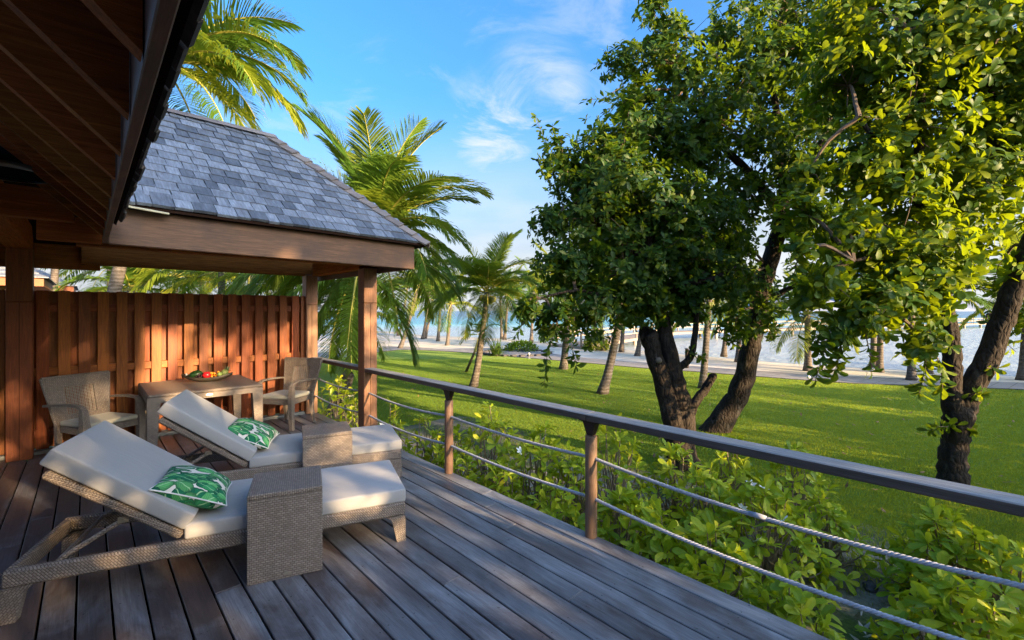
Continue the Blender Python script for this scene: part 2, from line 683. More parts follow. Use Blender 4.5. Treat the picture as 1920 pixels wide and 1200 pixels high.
def fabric(name, color, wr=0.5):
    t = NT(name)
    oc = t.coord('Object', (1, 1, 1))
    w1 = t.noise(oc, 3.2, 3, 0.5, 0.6)
    w2 = t.noise(oc, 260, 2, 0.5)
    col = t.mix(t.rng(w1, 0.3, 0.7), tuple(c * 0.93 for c in color), color)
    w3 = t.noise(t.coord('Object', (2.0, 9.0, 2.0)), 1.6, 3, 0.55, 1.5)
    h = t.math('ADD', t.math('ADD', t.math('MULTIPLY', w1, wr), t.math('MULTIPLY', w3, 0.35)), t.math('MULTIPLY', w2, 0.02))
    p = t.principled(col, 0.85, t.bump(h, 0.35, 0.03), spec=0.25)
    p.inputs['Sheen Weight'].default_value = 0.15
    return t.m


M['cushion'] = fabric('pale_stone_canvas', (0.37, 0.365, 0.36))
M['seatpad'] = fabric('cream_canvas', (0.46, 0.43, 0.34))
M['piping'] = plain('white_piping', (0.78, 0.77, 0.72), 0.8)

# banana-leaf print: long leaf shapes cut by a stretched cell pattern, mid-ribs and white ground between
t = NT('banana_leaf_print')
uv = t.new('ShaderNodeTexCoord').outputs['UV']
wob = t.noise(uv, 7, 2, 0.5, 0, True)
vm = t.new('ShaderNodeVectorMath', operation='MULTIPLY_ADD')
t.l.new(wob, vm.inputs[0])
vm.inputs[1].default_value = (0.07, 0.07, 0)
t.l.new(uv, vm.inputs[2])


def leafcells(rotz, sc, loc):
    mp = t.new('ShaderNodeMapping')
    mp.inputs['Rotation'].default_value = (0, 0, rotz)
    mp.inputs['Scale'].default_value = sc
    mp.inputs['Location'].default_value = loc
    t.l.new(vm.outputs[0], mp.inputs['Vector'])
    vo = t.new('ShaderNodeTexVoronoi')
    vo.inputs['Scale'].default_value = 1.0
    vo.inputs['Randomness'].default_value = 0.8
    t.l.new(mp.outputs[0], vo.inputs['Vector'])
    cs = t.new('ShaderNodeSeparateColor')
    t.l.new(vo.outputs['Color'], cs.inputs[0])
    sub = t.new('ShaderNodeVectorMath', operation='SUBTRACT')
    t.l.new(mp.outputs[0], sub.inputs[0])
    t.l.new(vo.outputs['Position'], sub.inputs[1])
    sp = t.new('ShaderNodeSeparateXYZ')
    t.l.new(sub.outputs[0], sp.inputs[0])
    rib = t.math('LESS_THAN', t.math('ABSOLUTE', sp.outputs[1]), 0.03)
    vein = t.math('FRACT', t.math('ADD', t.math('MULTIPLY', sp.outputs[0], 7.0), t.math('MULTIPLY', t.math('ABSOLUTE', sp.outputs[1]), -6.0)))
    mask = t.math('LESS_THAN', vo.outputs['Distance'], 0.60)
    g_ = t.ramp(cs.outputs[0], [(0.0, (0.008, 0.10, 0.055)), (0.35, (0.015, 0.20, 0.085)), (0.6, (0.06, 0.36, 0.12)), (0.85, (0.16, 0.50, 0.15)), (1.0, (0.02, 0.16, 0.07))])
    g_ = t.mix(t.rng(vein, 0.6, 1.0, 0.0, 0.45), g_, (0.005, 0.06, 0.035))
    g_ = t.mix(rib, g_, (0.35, 0.60, 0.30))
    edge = t.rng(vo.outputs['Distance'], 0.46, 0.6, 0.0, 0.75)
    g_ = t.mix(edge, g_, (0.006, 0.05, 0.03))
    return mask, g_


m1_, c1_ = leafcells(rad(35), (4.2, 8.5, 1), (0.3, 0.2, 0))
m2_, c2_ = leafcells(rad(-50), (3.6, 7.5, 1), (2.3, 5.1, 0))
col = t.mix(m2_, (0.70, 0.66, 0.58), c2_)
col = t.mix(m1_, col, c1_)
t.principled(col, 0.8, None, spec=0.2)
M['print'] = t.m

# turf
t = NT('mown_lawn_turf')
p0 = t.coord('Position', (1, 1, 1), rand=False)
a = t.noise(p0, 0.35, 5, 0.6)
b = t.noise(p0, 9, 5, 0.7)
c = t.noise(p0, 60, 3, 0.7)
col = t.ramp(a, [(0.3, (0.10, 0.18, 0.022)), (0.7, (0.155, 0.235, 0.028))])
col = t.mix(t.rng(b, 0.3, 0.72, 0, 0.55), col, (0.09, 0.16, 0.012))
col = t.mix(t.rng(c, 0.52, 0.75, 0, 0.5), col, (0.14, 0.19, 0.04))
wn_ = t.noise(p0, 0.9, 4, 0.6)
col = t.mix(t.rng(wn_, 0.62, 0.76, 0, 0.55), col, (0.20, 0.17, 0.07))
hh = t.math('ADD', t.math('MULTIPLY', b, 0.5), c)
p = t.principled(col, 0.9, t.bump(hh, 0.7, 0.05), spec=0.15)
p.inputs['Sheen Weight'].default_value = 0.25
p.inputs['Sheen Tint'].default_value = (0.6, 0.8, 0.2, 1)
M['lawn'] = t.m

# bare sandy soil showing through thin ground cover
t = NT('sandy_soil_and_ground_cover')
p0 = t.coord('Position', (1, 1, 1), rand=False)
a = t.noise(p0, 1.1, 6, 0.62)
b = t.noise(p0, 28, 4, 0.7)
col = t.ramp(b, [(0.3, (0.17, 0.145, 0.11)), (0.7, (0.30, 0.265, 0.215))])
grn = t.ramp(b, [(0.3, (0.025, 0.055, 0.01)), (0.7, (0.075, 0.115, 0.022))])
col = t.mix(t.rng(a, 0.36, 0.56, 1.0, 0.0), col, grn)
t.principled(col, 0.9, t.bump(b, 0.6, 0.03), spec=0.2)
M['soil'] = t.m

t = NT('pale_beach_sand')
p0 = t.coord('Position', (1, 1, 1), rand=False)
a = t.noise(p0, 0.5, 5, 0.6)
b = t.noise(p0, 7, 5, 0.65)
sx = t.new('ShaderNodeSeparateXYZ')
t.l.new(p0, sx.inputs[0])
col = t.ramp(a, [(0.3, (0.52, 0.47, 0.39)), (0.7, (0.70, 0.64, 0.54))])
col = t.mix(t.rng(sx.outputs[2], -1.05, -1.28, 0.0, 0.75), col, (0.20, 0.21, 0.17))
t.principled(col, 0.9, t.bump(b, 0.5, 0.04), spec=0.2)
M['sand'] = t.m

t = NT('grey_paver_path')
p0 = t.coord('Position', (1, 1, 1), rand=False, rot=(0, 0, rad(8)))
b = t.new('ShaderNodeTexBrick')
t.l.new(p0, b.inputs['Vector'])
b.inputs['Scale'].default_value = 1.0
b.inputs['Brick Width'].default_value = 0.40
b.inputs['Row Height'].default_value = 0.40
b.inputs['Mortar Size'].default_value = 0.012
b.inputs['Color1'].default_value = (0.19, 0.18, 0.175, 1)
b.inputs['Color2'].default_value = (0.27, 0.255, 0.245, 1)
b.inputs['Mortar'].default_value = (0.10, 0.095, 0.09, 1)
nz = t.noise(p0, 3, 4, 0.6)
col = t.mix(t.rng(nz, 0.35, 0.7, 0, 0.4), b.outputs['Color'], (0.33, 0.30, 0.26))
t.principled(col, 0.8, t.bump(t.math('SUBTRACT', 1.0, b.outputs['Fac']), 0.5, 0.01))
M['path'] = t.m

# lagoon: pale over the sand shelf, turquoise beyond it
t = NT('lagoon_water')
p0 = t.coord('Position', (1, 1, 1), rand=False)
sx = t.new('ShaderNodeSeparateXYZ')
t.l.new(p0, sx.inputs[0])
nz = t.noise(p0, 0.05, 3, 0.5)
dist = t.math('ADD', t.math('ADD', t.math('MULTIPLY', sx.outputs[0], CF.x), t.math('MULTIPLY', sx.outputs[1], CF.y)), t.math('MULTIPLY', nz, 20.0))
col = t.ramp(t.rng(dist, 30, 330), [(0.0, (0.27, 0.32, 0.32)), (0.17, (0.25, 0.33, 0.35)), (0.23, (0.18, 0.42, 0.44)), (0.30, (0.035, 0.28, 0.34)), (0.55, (0.02, 0.19, 0.30)), (1.0, (0.015, 0.12, 0.24))])
rip = t.noise(t.coord('Position', (0.5, 1.0, 1), rand=False, rot=(0, 0, rad(-20))), 1.3, 5, 0.6)
t.principled(col, 0.22, t.bump(rip, 0.9, 0.3), spec=0.3)
M['water'] = t.m

t = NT('haze_tinted_mountain_forest')
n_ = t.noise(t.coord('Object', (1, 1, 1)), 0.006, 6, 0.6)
t.principled(t.ramp(n_, [(0.3, (0.20, 0.24, 0.31)), (0.7, (0.29, 0.32, 0.38))]), 1.0, None, spec=0.0)  # blue-grey haze of distance put into the colour
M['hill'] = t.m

# trunks
t = NT('ringed_palm_trunk')
oc = t.coord('Object', (1, 1, 1))
wv = t.new('ShaderNodeTexWave', wave_type='BANDS', bands_direction='Z')
wv.inputs['Scale'].default_value = 3.2
wv.inputs['Distortion'].default_value = 1.6
wv.inputs['Detail'].default_value = 2
t.l.new(oc, wv.inputs['Vector'])
nz = t.noise(oc, 9, 5, 0.65)
col = t.ramp(nz, [(0.3, (0.075, 0.062, 0.052)), (0.7, (0.18, 0.155, 0.135))])
col = t.mix(t.rng(wv.outputs['Fac'], 0.0, 0.25, 0.5, 0), col, (0.08, 0.06, 0.05))
t.principled(col, 0.85, t.bump(t.math('ADD', wv.outputs['Fac'], nz), 0.6, 0.02), spec=0.2)
M['palmtrunk'] = t.m

t = NT('rough_dark_bark')
oc = t.coord('Object', (1, 1, 0.45))
nz = t.noise(oc, 11, 8, 0.72, 0.6)
vo = t.new('ShaderNodeTexVoronoi', feature='DISTANCE_TO_EDGE')
vo.inputs['Scale'].default_value = 16
t.l.new(oc, vo.inputs['Vector'])
li = t.noise(oc, 5, 4, 0.6)
col = t.ramp(nz, [(0.3, (0.013, 0.010, 0.008)), (0.72, (0.060, 0.048, 0.038))])
col = t.mix(t.rng(li, 0.60, 0.74, 0, 0.5), col, (0.17, 0.155, 0.135))
hgt = t.math('ADD', t.math('MULTIPLY', t.math('MINIMUM', vo.outputs['Distance'], 0.25), 2.0), nz)
t.principled(col, 0.9, t.bump(hgt, 0.9, 0.03), spec=0.15)
M['bark'] = t.m
M['twig'] = plain('brown_twig', (0.12, 0.085, 0.06), 0.85, 0, 0.3)
M['stem'] = plain('grey_brown_stem', (0.24, 0.185, 0.13), 0.8, 0, 0.3)
M['leaf_mass'] = leaf_mat('broad_leaf_mass', (0.022, 0.066, 0.010), (0.055, 0.115, 0.011), (0.23, 0.275, 0.014), (0.36, 0.46, 0.008), gloss=0.45)
M['leaf_dark'] = leaf_mat('shade_darkened_leaf_mass', (0.014, 0.046, 0.010), (0.034, 0.085, 0.012), (0.14, 0.18, 0.014), (0.20, 0.30, 0.010), gloss=0.45, glint=0.05)  # darker leaf copy: crown shade of the two farther trees in the colour
M['leaf_one_dark'] = leaf_mat('shade_darkened_leaf', (0.014, 0.046, 0.010), (0.034, 0.085, 0.012), (0.14, 0.18, 0.014), (0.20, 0.30, 0.010), attr=False, gloss=0.45, glint=0.05)  # same shade-darkened colours for the single leaves
M['leaf_one'] = leaf_mat('broad_leaf', (0.022, 0.066, 0.010), (0.055, 0.115, 0.011), (0.23, 0.275, 0.014), (0.36, 0.46, 0.008), attr=False, gloss=0.45)
M['shrub_leaf'] = leaf_mat('shrub_leaf', (0.13, 0.24, 0.018), (0.31, 0.42, 0.026), (0.55, 0.56, 0.045), (0.68, 0.74, 0.02), attr=False, gloss=0.3, glint=0.16)
M['shrub_mass'] = leaf_mat('shrub_leaf_mass', (0.13, 0.24, 0.018), (0.31, 0.42, 0.026), (0.55, 0.56, 0.045), (0.68, 0.74, 0.02), gloss=0.35)
M['frond'] = leaf_mat('palm_frond', (0.05, 0.12, 0.018), (0.09, 0.17, 0.022), (0.23, 0.24, 0.02), (0.40, 0.48, 0.03), attr=False, gloss=0.4, tfac=0.40)
M['grass'] = leaf_mat('grass_blade', (0.075, 0.165, 0.020), (0.130, 0.240, 0.026), (0.27, 0.32, 0.04), (0.56, 0.60, 0.03), gloss=0.9, tfac=0.45, glint=0.0)
M['rachis'] = plain('yellow_green_rib', (0.32, 0.30, 0.06), 0.5)
M['dry_leaf'] = plain('dry_brown_leaf', (0.24, 0.10, 0.04), 0.8, 0, 0.3)
M['petal'] = plain('white_petal', (0.8, 0.8, 0.75), 0.6)
M['pier'] = wood('sun_bleached_pier_timber', (0.30, 0.24, 0.18), (0.46, 0.38, 0.29), 0, 0.75, 0.2)
M['rock'] = plain('dark_lava_rock', (0.06, 0.055, 0.055), 0.85, 0, 0.4)
M['wall'] = wood('house_wall_boarding', (0.15, 0.05, 0.018), (0.28, 0.10, 0.035), 2, 0.55, 0.2)

# ==================================================================== SETTING
ZL = -0.80          # lawn level (deck = 0)
ZW = -1.35          # lagoon level
PATH_N = [(9.4, 32), (9.4, 22.6), (12.5, 24.5), (14.1, 25.0), (15.1, 23.5), (15.9, 20.8), (16.3, 17.1), (16.5, 15.1), (16.8, 12.7), (17.0, 10.0), (17.5, 8.0), (17.8, 6.1), (18.1, 4.4), (18.5, 3.0), (19.3, 1.7), (20.0, 0.5), (20.8, -0.8), (23, -5), (28, -16), (40, -60)]
LAWN_EDGE = [(-60, 22.6), (9.4, 22.6), (12.5, 24.5), (14.1, 25.0), (15.1, 23.5), (15.9, 20.8), (16.3, 17.1), (16.5, 15.1), (16.8, 12.7), (17.0, 10.0), (17.5, 8.0), (17.8, 6.1), (18.1, 4.4), (18.5, 3.0), (19.3, 1.7), (20.0, 0.5), (20.8, -0.8), (23, -5), (28, -16), (40, -60)]
FAR_EDGE = [(-60, 26.5), (10.5, 26.5), (15.0, 28.3), (15.9, 27.0), (16.6, 23.6), (18.6, 22.8), (20.0, 20.5), (19.4, 17.9), (18.7, 14.1), (19.0, 11.2), (19.4, 8.8), (19.7, 6.7), (20.1, 4.9), (20.7, 3.3), (21.4, 1.9), (22.1, 0.6), (23.0, -0.9), (25.2, -5), (30.2, -16), (42.2, -60)]
SHORE = [(-60, 75), (20, 70), (32.0, 60.0), (30.6, 52), (30.0, 46.7), (31.6, 40.4), (32.5, 36.0), (31.9, 29.1), (30.0, 22.4), (29.8, 17.8), (29.5, 13.5), (29.1, 9.9), (28.9, 7.1), (29.3, 4.7), (29.9, 2.7), (30.2, 0.8), (30.8, -1.2), (32.5, -6), (37, -16), (48, -60)]


def resample(poly, n):
    pts = [Vector((*p, 0)) for p in poly]
    # parametrised by vertex index so matching rows stay matched
    out = []
    for i in range(n):
        s = i / (n - 1) * (len(pts) - 1)
        k = min(int(s), len(pts) - 2)
        out.append(pts[k].lerp(pts[k + 1], s - k))
    return out


NS = 120
le, fe, sh = (resample(p, NS) for p in (LAWN_EDGE, FAR_EDGE, SHORE))
b = MB()
b.add([(p.x, p.y, ZL - 0.004) for p in le] + [(-60, -60, ZL - 0.004)], [tuple(range(NS + 1))])
tag(b.build('lawn', M['lawn']), kind='structure')
b = MB()
vs = [(p.x, p.y, ZL - 0.006) for p in le] + [(p.x, p.y, ZL - 0.006) for p in fe]
b.add(vs, [(i, i + 1, NS + i + 1, NS + i) for i in range(NS - 1)])
tag(b.build('path', M['path']), kind='structure')
b = MB()                                           # dark edging strip between lawn and pavers
for i in range(NS - 1):
    p, q = le[i], le[i + 1]
    d = (q - p)
    if d.length < 1e-4:
        continue
    n = Vector((d.y, -d.x, 0)).normalized() * 0.05
    b.add([(p.x, p.y, ZL + 0.02), (q.x, q.y, ZL + 0.02), (q.x - n.x, q.y - n.y, ZL + 0.02), (p.x - n.x, p.y - n.y, ZL + 0.02),
           (p.x, p.y, ZL - 0.05), (q.x, q.y, ZL - 0.05), (q.x - n.x, q.y - n.y, ZL - 0.05), (p.x - n.x, p.y - n.y, ZL - 0.05)],
          [(0, 1, 2, 3), (0, 4, 5, 1), (2, 6, 7, 3)])
tag(b.build('kerb', plain('dark_path_edging', (0.05, 0.045, 0.04), 0.8)), kind='structure')
b = MB()
rows = 14
vs = []
for k in range(rows):
    s = k / (rows - 4)
    for p, q in zip(fe, sh):
        w = p.lerp(q, s)
        if s <= 1:
            z = ZL - 0.008 + (ZW - ZL) * (s ** 1.6)
        else:
            z = ZW - (s - 1) * 3.0
        z += 0.03 * math.sin(w.x * 1.3 + w.y * 0.7) * math.sin(math.pi * min(1, s))
        vs.append((w.x, w.y, z))
b.add(vs, [(k * NS + i, k * NS + i + 1, (k + 1) * NS + i + 1, (k + 1) * NS + i) for k in range(rows - 1) for i in range(NS - 1)])
tag(b.build('sand', M['sand'], smooth=True), kind='structure')
b = MB()
b.add([(-6000, -6000, ZW), (9000, -6000, ZW), (9000, 9000, ZW), (-6000, 9000, ZW)], [(0, 1, 2, 3)])
tag(b.build('water', M['water']), kind='structure')
# seabed/earth under everything keeps the lagoon from showing through under the land
b = MB()
b.add([(-60, -60, ZL - 0.3), (24, -60, ZL - 0.3), (24, 24, ZL - 0.3), (-60, 24, ZL - 0.3)], [(0, 1, 2, 3)])
tag(b.build('ground', M['soil']), kind='structure')
# soil bed along the deck
b = MB()
NX, NY = 24, 60
vs = []
for i in range(NX):
    for j in range(NY):
        x = 2.2 + (6.3 - 2.2) * i / (NX - 1)
        y = -6 + 14.5 * j / (NY - 1)
        e = min(1, i / 3, (NX - 1 - i) / 5, j / 3, (NY - 1 - j) / 3)
        if i == NX - 1:
            x += 0.5 * math.sin(y * 1.1)
        z = ZL + 0.004 + 0.05 * e * (math.sin(x * 2.1 + y) * 0.5 + 0.5) if e > 0 else ZL - 0.02
        vs.append((x, y, z))
b.add(vs, [(i * NY + j, i * NY + j + 1, (i + 1) * NY + j + 1, (i + 1) * NY + j) for i in range(NX - 1) for j in range(NY - 1)])
tag(b.build('soil_bed', M['soil'], smooth=True), kind='structure')
# far mountain across the lagoon
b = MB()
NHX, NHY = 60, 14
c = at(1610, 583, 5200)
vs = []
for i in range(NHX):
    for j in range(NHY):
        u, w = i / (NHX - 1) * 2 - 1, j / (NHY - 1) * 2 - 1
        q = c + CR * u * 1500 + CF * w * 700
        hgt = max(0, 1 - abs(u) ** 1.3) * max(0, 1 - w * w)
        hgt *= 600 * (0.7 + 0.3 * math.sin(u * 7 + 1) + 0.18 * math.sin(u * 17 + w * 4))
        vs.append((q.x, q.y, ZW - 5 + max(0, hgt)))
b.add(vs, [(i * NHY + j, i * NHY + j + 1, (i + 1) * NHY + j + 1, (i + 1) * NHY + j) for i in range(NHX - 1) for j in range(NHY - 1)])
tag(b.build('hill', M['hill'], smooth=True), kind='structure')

# ==================================================================== DECK
EDGE_X = 2.665
PITCH = 0.1425
deck = tag(empty('deck', (0, 0, 0)), kind='structure')
plank_cache = {}


def plank_mesh(L, w):
    key = (round(L, 2), round(w, 3))
    if key not in plank_cache:
        b = MB()
        b.box((0, 0, -0.0125), (w, L - 0.004, 0.025), 0.003)
        plank_cache[key] = b.mesh('plank', M['deck'])
    return plank_cache[key]


joints = {0: [3.05], 1: [2.83, -1.6], 2: [2.45], 3: [5.1, 0.75], 4: [1.6], 5: [3.9, -0.4], 6: [0.95], 7: [2.2, 5.8], 8: [4.4]}
col_i = 0
x = EDGE_X - PITCH / 2
rj = random.Random(5)
while x > -4.0:
    js = joints.get(col_i, [rj.uniform(-1.0, 1.2), rj.uniform(3.0, 6.0)])
    cuts = sorted([-2.6, 7.34] + js)
    for y0, y1 in zip(cuts[:-1], cuts[1:]):
        L = round(y1 - y0, 2)
        link('plank', plank_mesh(L, PITCH - 0.0105), deck, (x, (y0 + y1) / 2, rj.uniform(-0.0012, 0.0012)))
    x -= PITCH
    col_i += 1
b = MB()
for yy in np.arange(-2.4, 7.4, 0.6):
    b.box((-0.7, yy, -0.10), (6.6, 0.06, 0.14))
b.box((EDGE_X - 0.03, 2.4, -0.13), (0.04, 9.9, 0.2))
b.box((-0.7, 2.4, -0.24), (6.6, 9.9, 0.02))  # dark sheet added below the joists so plank gaps stay dark
b.build('joists_and_dark_sheet', M['sheath'], deck)
b = MB()
for xx in (-3.4, -1.3, 0.8, 2.3):
    for yy in (-2.0, 0.6, 3.2, 5.8):
        b.box((xx, yy, -0.55), (0.12, 0.12, 0.62))
b.build('pile', M['sheath'], deck)

b = MB()
rj2 = random.Random(12)
x = EDGE_X - PITCH / 2
while x > -2.2:
    for yy in np.arange(-2.1, 7.3, 0.6):
        for s_ in (-0.042, 0.042):
            cx, cy = x + s_ + rj2.uniform(-.004, .004), yy + rj2.uniform(-.012, .012)
            b.add([(cx + 0.0042 * math.cos(k * math.pi / 3), cy + 0.0042 * math.sin(k * math.pi / 3), 0.0022) for k in range(6)], [tuple(range(6))])
    x -= PITCH
tag(b.build('screw_heads', plain('dull_screw_head', (0.05, 0.045, 0.042), 0.5, 0.4), deck), kind='stuff')

# ==================================================================== HANDRAIL
RX = 2.63
rail = tag(empty('handrail', (RX, 2.5, 0)), 'grey timber handrail with two grey ropes strung between round posts', 'railing')
POSTS = [-0.26, 1.945, 3.69]


def rot_post(y):
    b = MB()
    b.lathe([(0.0, 0), (0.041, 0), (0.043, 0.004), (0.0425, 0.72), (0.040, 0.726), (0.0, 0.726)], 20)
    p = b.build('post', M['railpost'], rail, smooth=False)
    p.location = (0, y - 2.5, 0)
    for poly in p.data.polygons:
        poly.use_smooth = abs(poly.normal.z) < 0.5
    b = MB()
    b.add([(-0.02, -0.025, 0.73), (0.02, -0.025, 0.73), (0.02, 0.025, 0.73), (-0.02, 0.025, 0.73),
           (-0.03, -0.055, 0.826), (0.03, -0.055, 0.826), (0.03, 0.055, 0.826), (-0.03, 0.055, 0.826)],
          [(0, 1, 2, 3), (4, 5, 6, 7), (0, 1, 5, 4), (1, 2, 6, 5), (2, 3, 7, 6), (3, 0, 4, 7)])
    b.box((0, 0, 0.8315), (0.075, 0.16, 0.008))
    b.build('bracket', M['steel'], p)
    return p


for y in POSTS:
    rot_post(y)
RAILW = 0.128
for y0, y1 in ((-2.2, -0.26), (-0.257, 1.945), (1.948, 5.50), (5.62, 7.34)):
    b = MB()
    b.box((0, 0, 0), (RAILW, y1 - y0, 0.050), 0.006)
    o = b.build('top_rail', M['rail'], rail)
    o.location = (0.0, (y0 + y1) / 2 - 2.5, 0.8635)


def rope(y0, y1, z, sag, parent, steps=9):
    """three-strand twisted rope hanging between two posts"""
    b = MB()
    L = y1 - y0
    n = int(L / 0.05 * steps)
    for s in range(3):
        pts = []
        for i in range(n + 1):
            u = i / n
            a = u * L / 0.062 * 2 * math.pi + s * 2 * math.pi / 3
            yy = y0 + L * u
            zz = z - sag * 4 * u * (1 - u)
            pts.append((math.cos(a) * 0.0058, yy - 2.5, zz + math.sin(a) * 0.0058))
        b.tube(pts, 0.0068, 5, True)
    return b.build('rope', M['rope'], parent, smooth=True)


for z in (0.565, 0.277):
    rope(-2.2, -0.30, z, 0.01, rail, 5)
    rope(-0.22, 1.905, z, 0.055, rail, 9)
    rope(1.985, 3.65, z, 0.022, rail, 8)
    rope(3.73, 5.44, z, 0.035, rail, 6)
    rope(5.61, 7.34, z, 0.035, rail, 4)

b = MB()                                        # whipped splice on the near upper rope
b.tube([(0, 0.80 - 2.5, 0.513), (0, 0.84 - 2.5, 0.513), (0, 0.885 - 2.5, 0.514)], [0.0125, 0.0150, 0.0125], 10)
b.build('splice', M['rope'], rail, smooth=True)

# ==================================================================== HOUSE: posts, beams, roofs
house = tag(empty('bungalow', (0, 0, 0)), 'timber bungalow veranda with shingled hip roof and open rafters', 'house')
ZB = 2.11             # underside of the eaves boards
CX, CY = 2.79, 4.60   # outer corner of the deck roof
IX, IY = 0.109, 4.40   # inner corner where the two roofs meet


def hbeam(name, c, s, m, ch=0.004, parent=None):
    b = MB()
    b.box((0, 0, 0), s, ch)
    o = b.build(name, M[m], parent or house)
    o.location = c
    return o


def house_post(cx, cy, w, top, z0=0.0, m='post'):
    """post laminated from two staves, with a cap joint part way up"""
    p = hbeam('post', (cx, cy, (1.72 + z0) / 2), (w, w, 1.72 - z0), m, 0.006)
    q = hbeam('post', (cx, cy, (1.722 + top) / 2), (w, w, top - 1.722), m, 0.006)
    b = MB()
    b.box((0, -w / 2 - 0.001, 0), (0.004, 0.004, 1.70 - z0))
    b.build('joint', M['sheath'], p)
    return p


house_post(2.65, 5.525, 0.178, ZB + 0.06, 0.0, 'post_w')
house_post(2.58, 7.40, 0.178, ZB + 0.08, 0.0, 'post_w')
house_post(-0.53, 7.27, 0.20, 2.36)

# deck roof fascia boards
b = MB()
b.box((0, 0, 0), (CX - IX, 0.045, 0.285), 0.005)
o = b.build('fascia_board', M['fascia'], house)
dy = CY - IY
o.location = ((CX + IX) / 2, (CY + IY) / 2 + 0.0225, ZB + 0.1425)
o.rotation_euler = (0, 0, math.atan2(dy, CX - IX))
b = MB()
b.box((0, 0, 0), (0.045, 3.2, 0.285), 0.005)
o = b.build('fascia_board', M['fascia_y'], house)
o.location = (CX - 0.0235, CY + 0.05 + 1.6, ZB + 0.1425)
# beams under the deck roof
hbeam('beam', (1.34, 7.43, 2.385), (2.78, 0.14, 0.42), 'beam_x')
hbeam('beam', (-2.0, 7.50, 2.36), (4.24, 0.10, 0.49), 'beam_x')
hbeam('beam', (2.65, 6.46, 2.27), (0.14, 1.68, 0.19), 'beam_y')
hbeam('beam', (1.24, 5.53, 2.29), (2.62, 0.14, 0.18), 'beam_x')
hbeam('beam', (-0.085, 4.47, 2.20), (0.33, 0.05, 0.18), 'beam_x')
hbeam('beam', (-0.23, 4.26, 2.32), (0.34, 0.08, 0.20), 'beam_x')
hbeam('beam', (-0.53, 5.1, 2.42), (0.20, 4.5, 0.24), 'beam_y')

# slopes of the deck roof
PIT = 0.96
RZ = 3.70
RE = Vector((1.585, 5.885, RZ))          # ridge end
EZ = 2.405                                # top of the eaves
SC_ = Vector((2.915, 4.545, EZ))          # shingle corner
SI_ = Vector((0.05, 4.335, EZ))           # shingle edge at the valley foot
RI = Vector((-1.4, 5.885, RZ))
# sheathing under the shingles and the three other slopes
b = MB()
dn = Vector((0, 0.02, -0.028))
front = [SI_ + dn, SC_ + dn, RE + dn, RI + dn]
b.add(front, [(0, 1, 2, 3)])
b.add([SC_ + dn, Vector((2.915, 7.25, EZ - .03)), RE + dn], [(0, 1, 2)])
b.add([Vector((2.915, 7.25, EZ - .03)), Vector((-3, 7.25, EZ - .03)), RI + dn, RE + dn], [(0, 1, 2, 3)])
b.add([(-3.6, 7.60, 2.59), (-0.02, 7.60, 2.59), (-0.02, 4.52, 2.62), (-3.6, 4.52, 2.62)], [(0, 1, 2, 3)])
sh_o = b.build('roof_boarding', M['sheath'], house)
# deck-roof rafters seen from below
for k in range(7):
    xx = 0.35 + 0.37 * k
    b = MB()
    z1 = min(RZ - 0.25, 2.30 + (2.75 - xx if xx > 1.6 else 1.2) * PIT)
    run = (z1 - 2.26) / PIT
    y0 = 4.66
    b.add([(xx - .022, y0, 2.14), (xx + .022, y0, 2.14), (xx - .022, y0 + run, 2.14 + run * PIT), (xx + .022, y0 + run, 2.14 + run * PIT),
           (xx - .022, y0, 2.32), (xx + .022, y0, 2.32), (xx - .022, y0 + run, 2.32 + run * PIT), (xx + .022, y0 + run, 2.32 + run * PIT)],
          [(0, 1, 3, 2), (4, 5, 7, 6), (0, 1, 5, 4), (2, 3, 7, 6), (0, 2, 6, 4), (1, 3, 7, 5)])
    b.build('rafter', M['beam_y'], house, origin=(xx, y0, 2.2))

# individual shingles on the front slope
deck_roof = empty('roof', (0, 0, 0))
deck_roof.parent = house
up = (RE - SC_)
slope_dir = Vector((0.0, 1.0, (RZ - EZ) / (RE.y - SC_.y))).normalized()     # straight up the slope
eave_dir = (SC_ - SI_).normalized()
nrm_s = eave_dir.cross(slope_dir).normalized()
if nrm_s.z < 0:
    nrm_s = -nrm_s
slope_len = (RE - SC_).length * 0 + ((RZ - EZ) / slope_dir.z)
ROWS = 14
exp_ = slope_len / ROWS
sh_cache = []
rs = random.Random(3)
for wv_ in range(10):
    w = 0.088 + 0.0095 * wv_
    b = MB()
    L = exp_ * 1.55
    j = [rs.uniform(-.003, .003) for _ in range(4)]
    # local x across, y up the slope, z out of the roof; butt end thick and ragged
    b.add([(-w / 2, j[0], 0.0), (w / 2, j[1], 0.0), (w / 2 + j[2] * .3, L, -0.002), (-w / 2, L, -0.002),
           (-w / 2, j[0], 0.026), (w / 2, j[1], 0.026), (w / 2 + j[2] * .3, L, 0.003), (-w / 2, L, 0.003)],
          [(0, 1, 2, 3), (4, 5, 6, 7), (0, 1, 5, 4), (1, 2, 6, 5), (2, 3, 7, 6), (3, 0, 4, 7)])
    sh_cache.append((w, b.mesh('shingle', M['shingle'])))
rotS = Matrix((eave_dir, slope_dir, nrm_s)).transposed().to_euler()
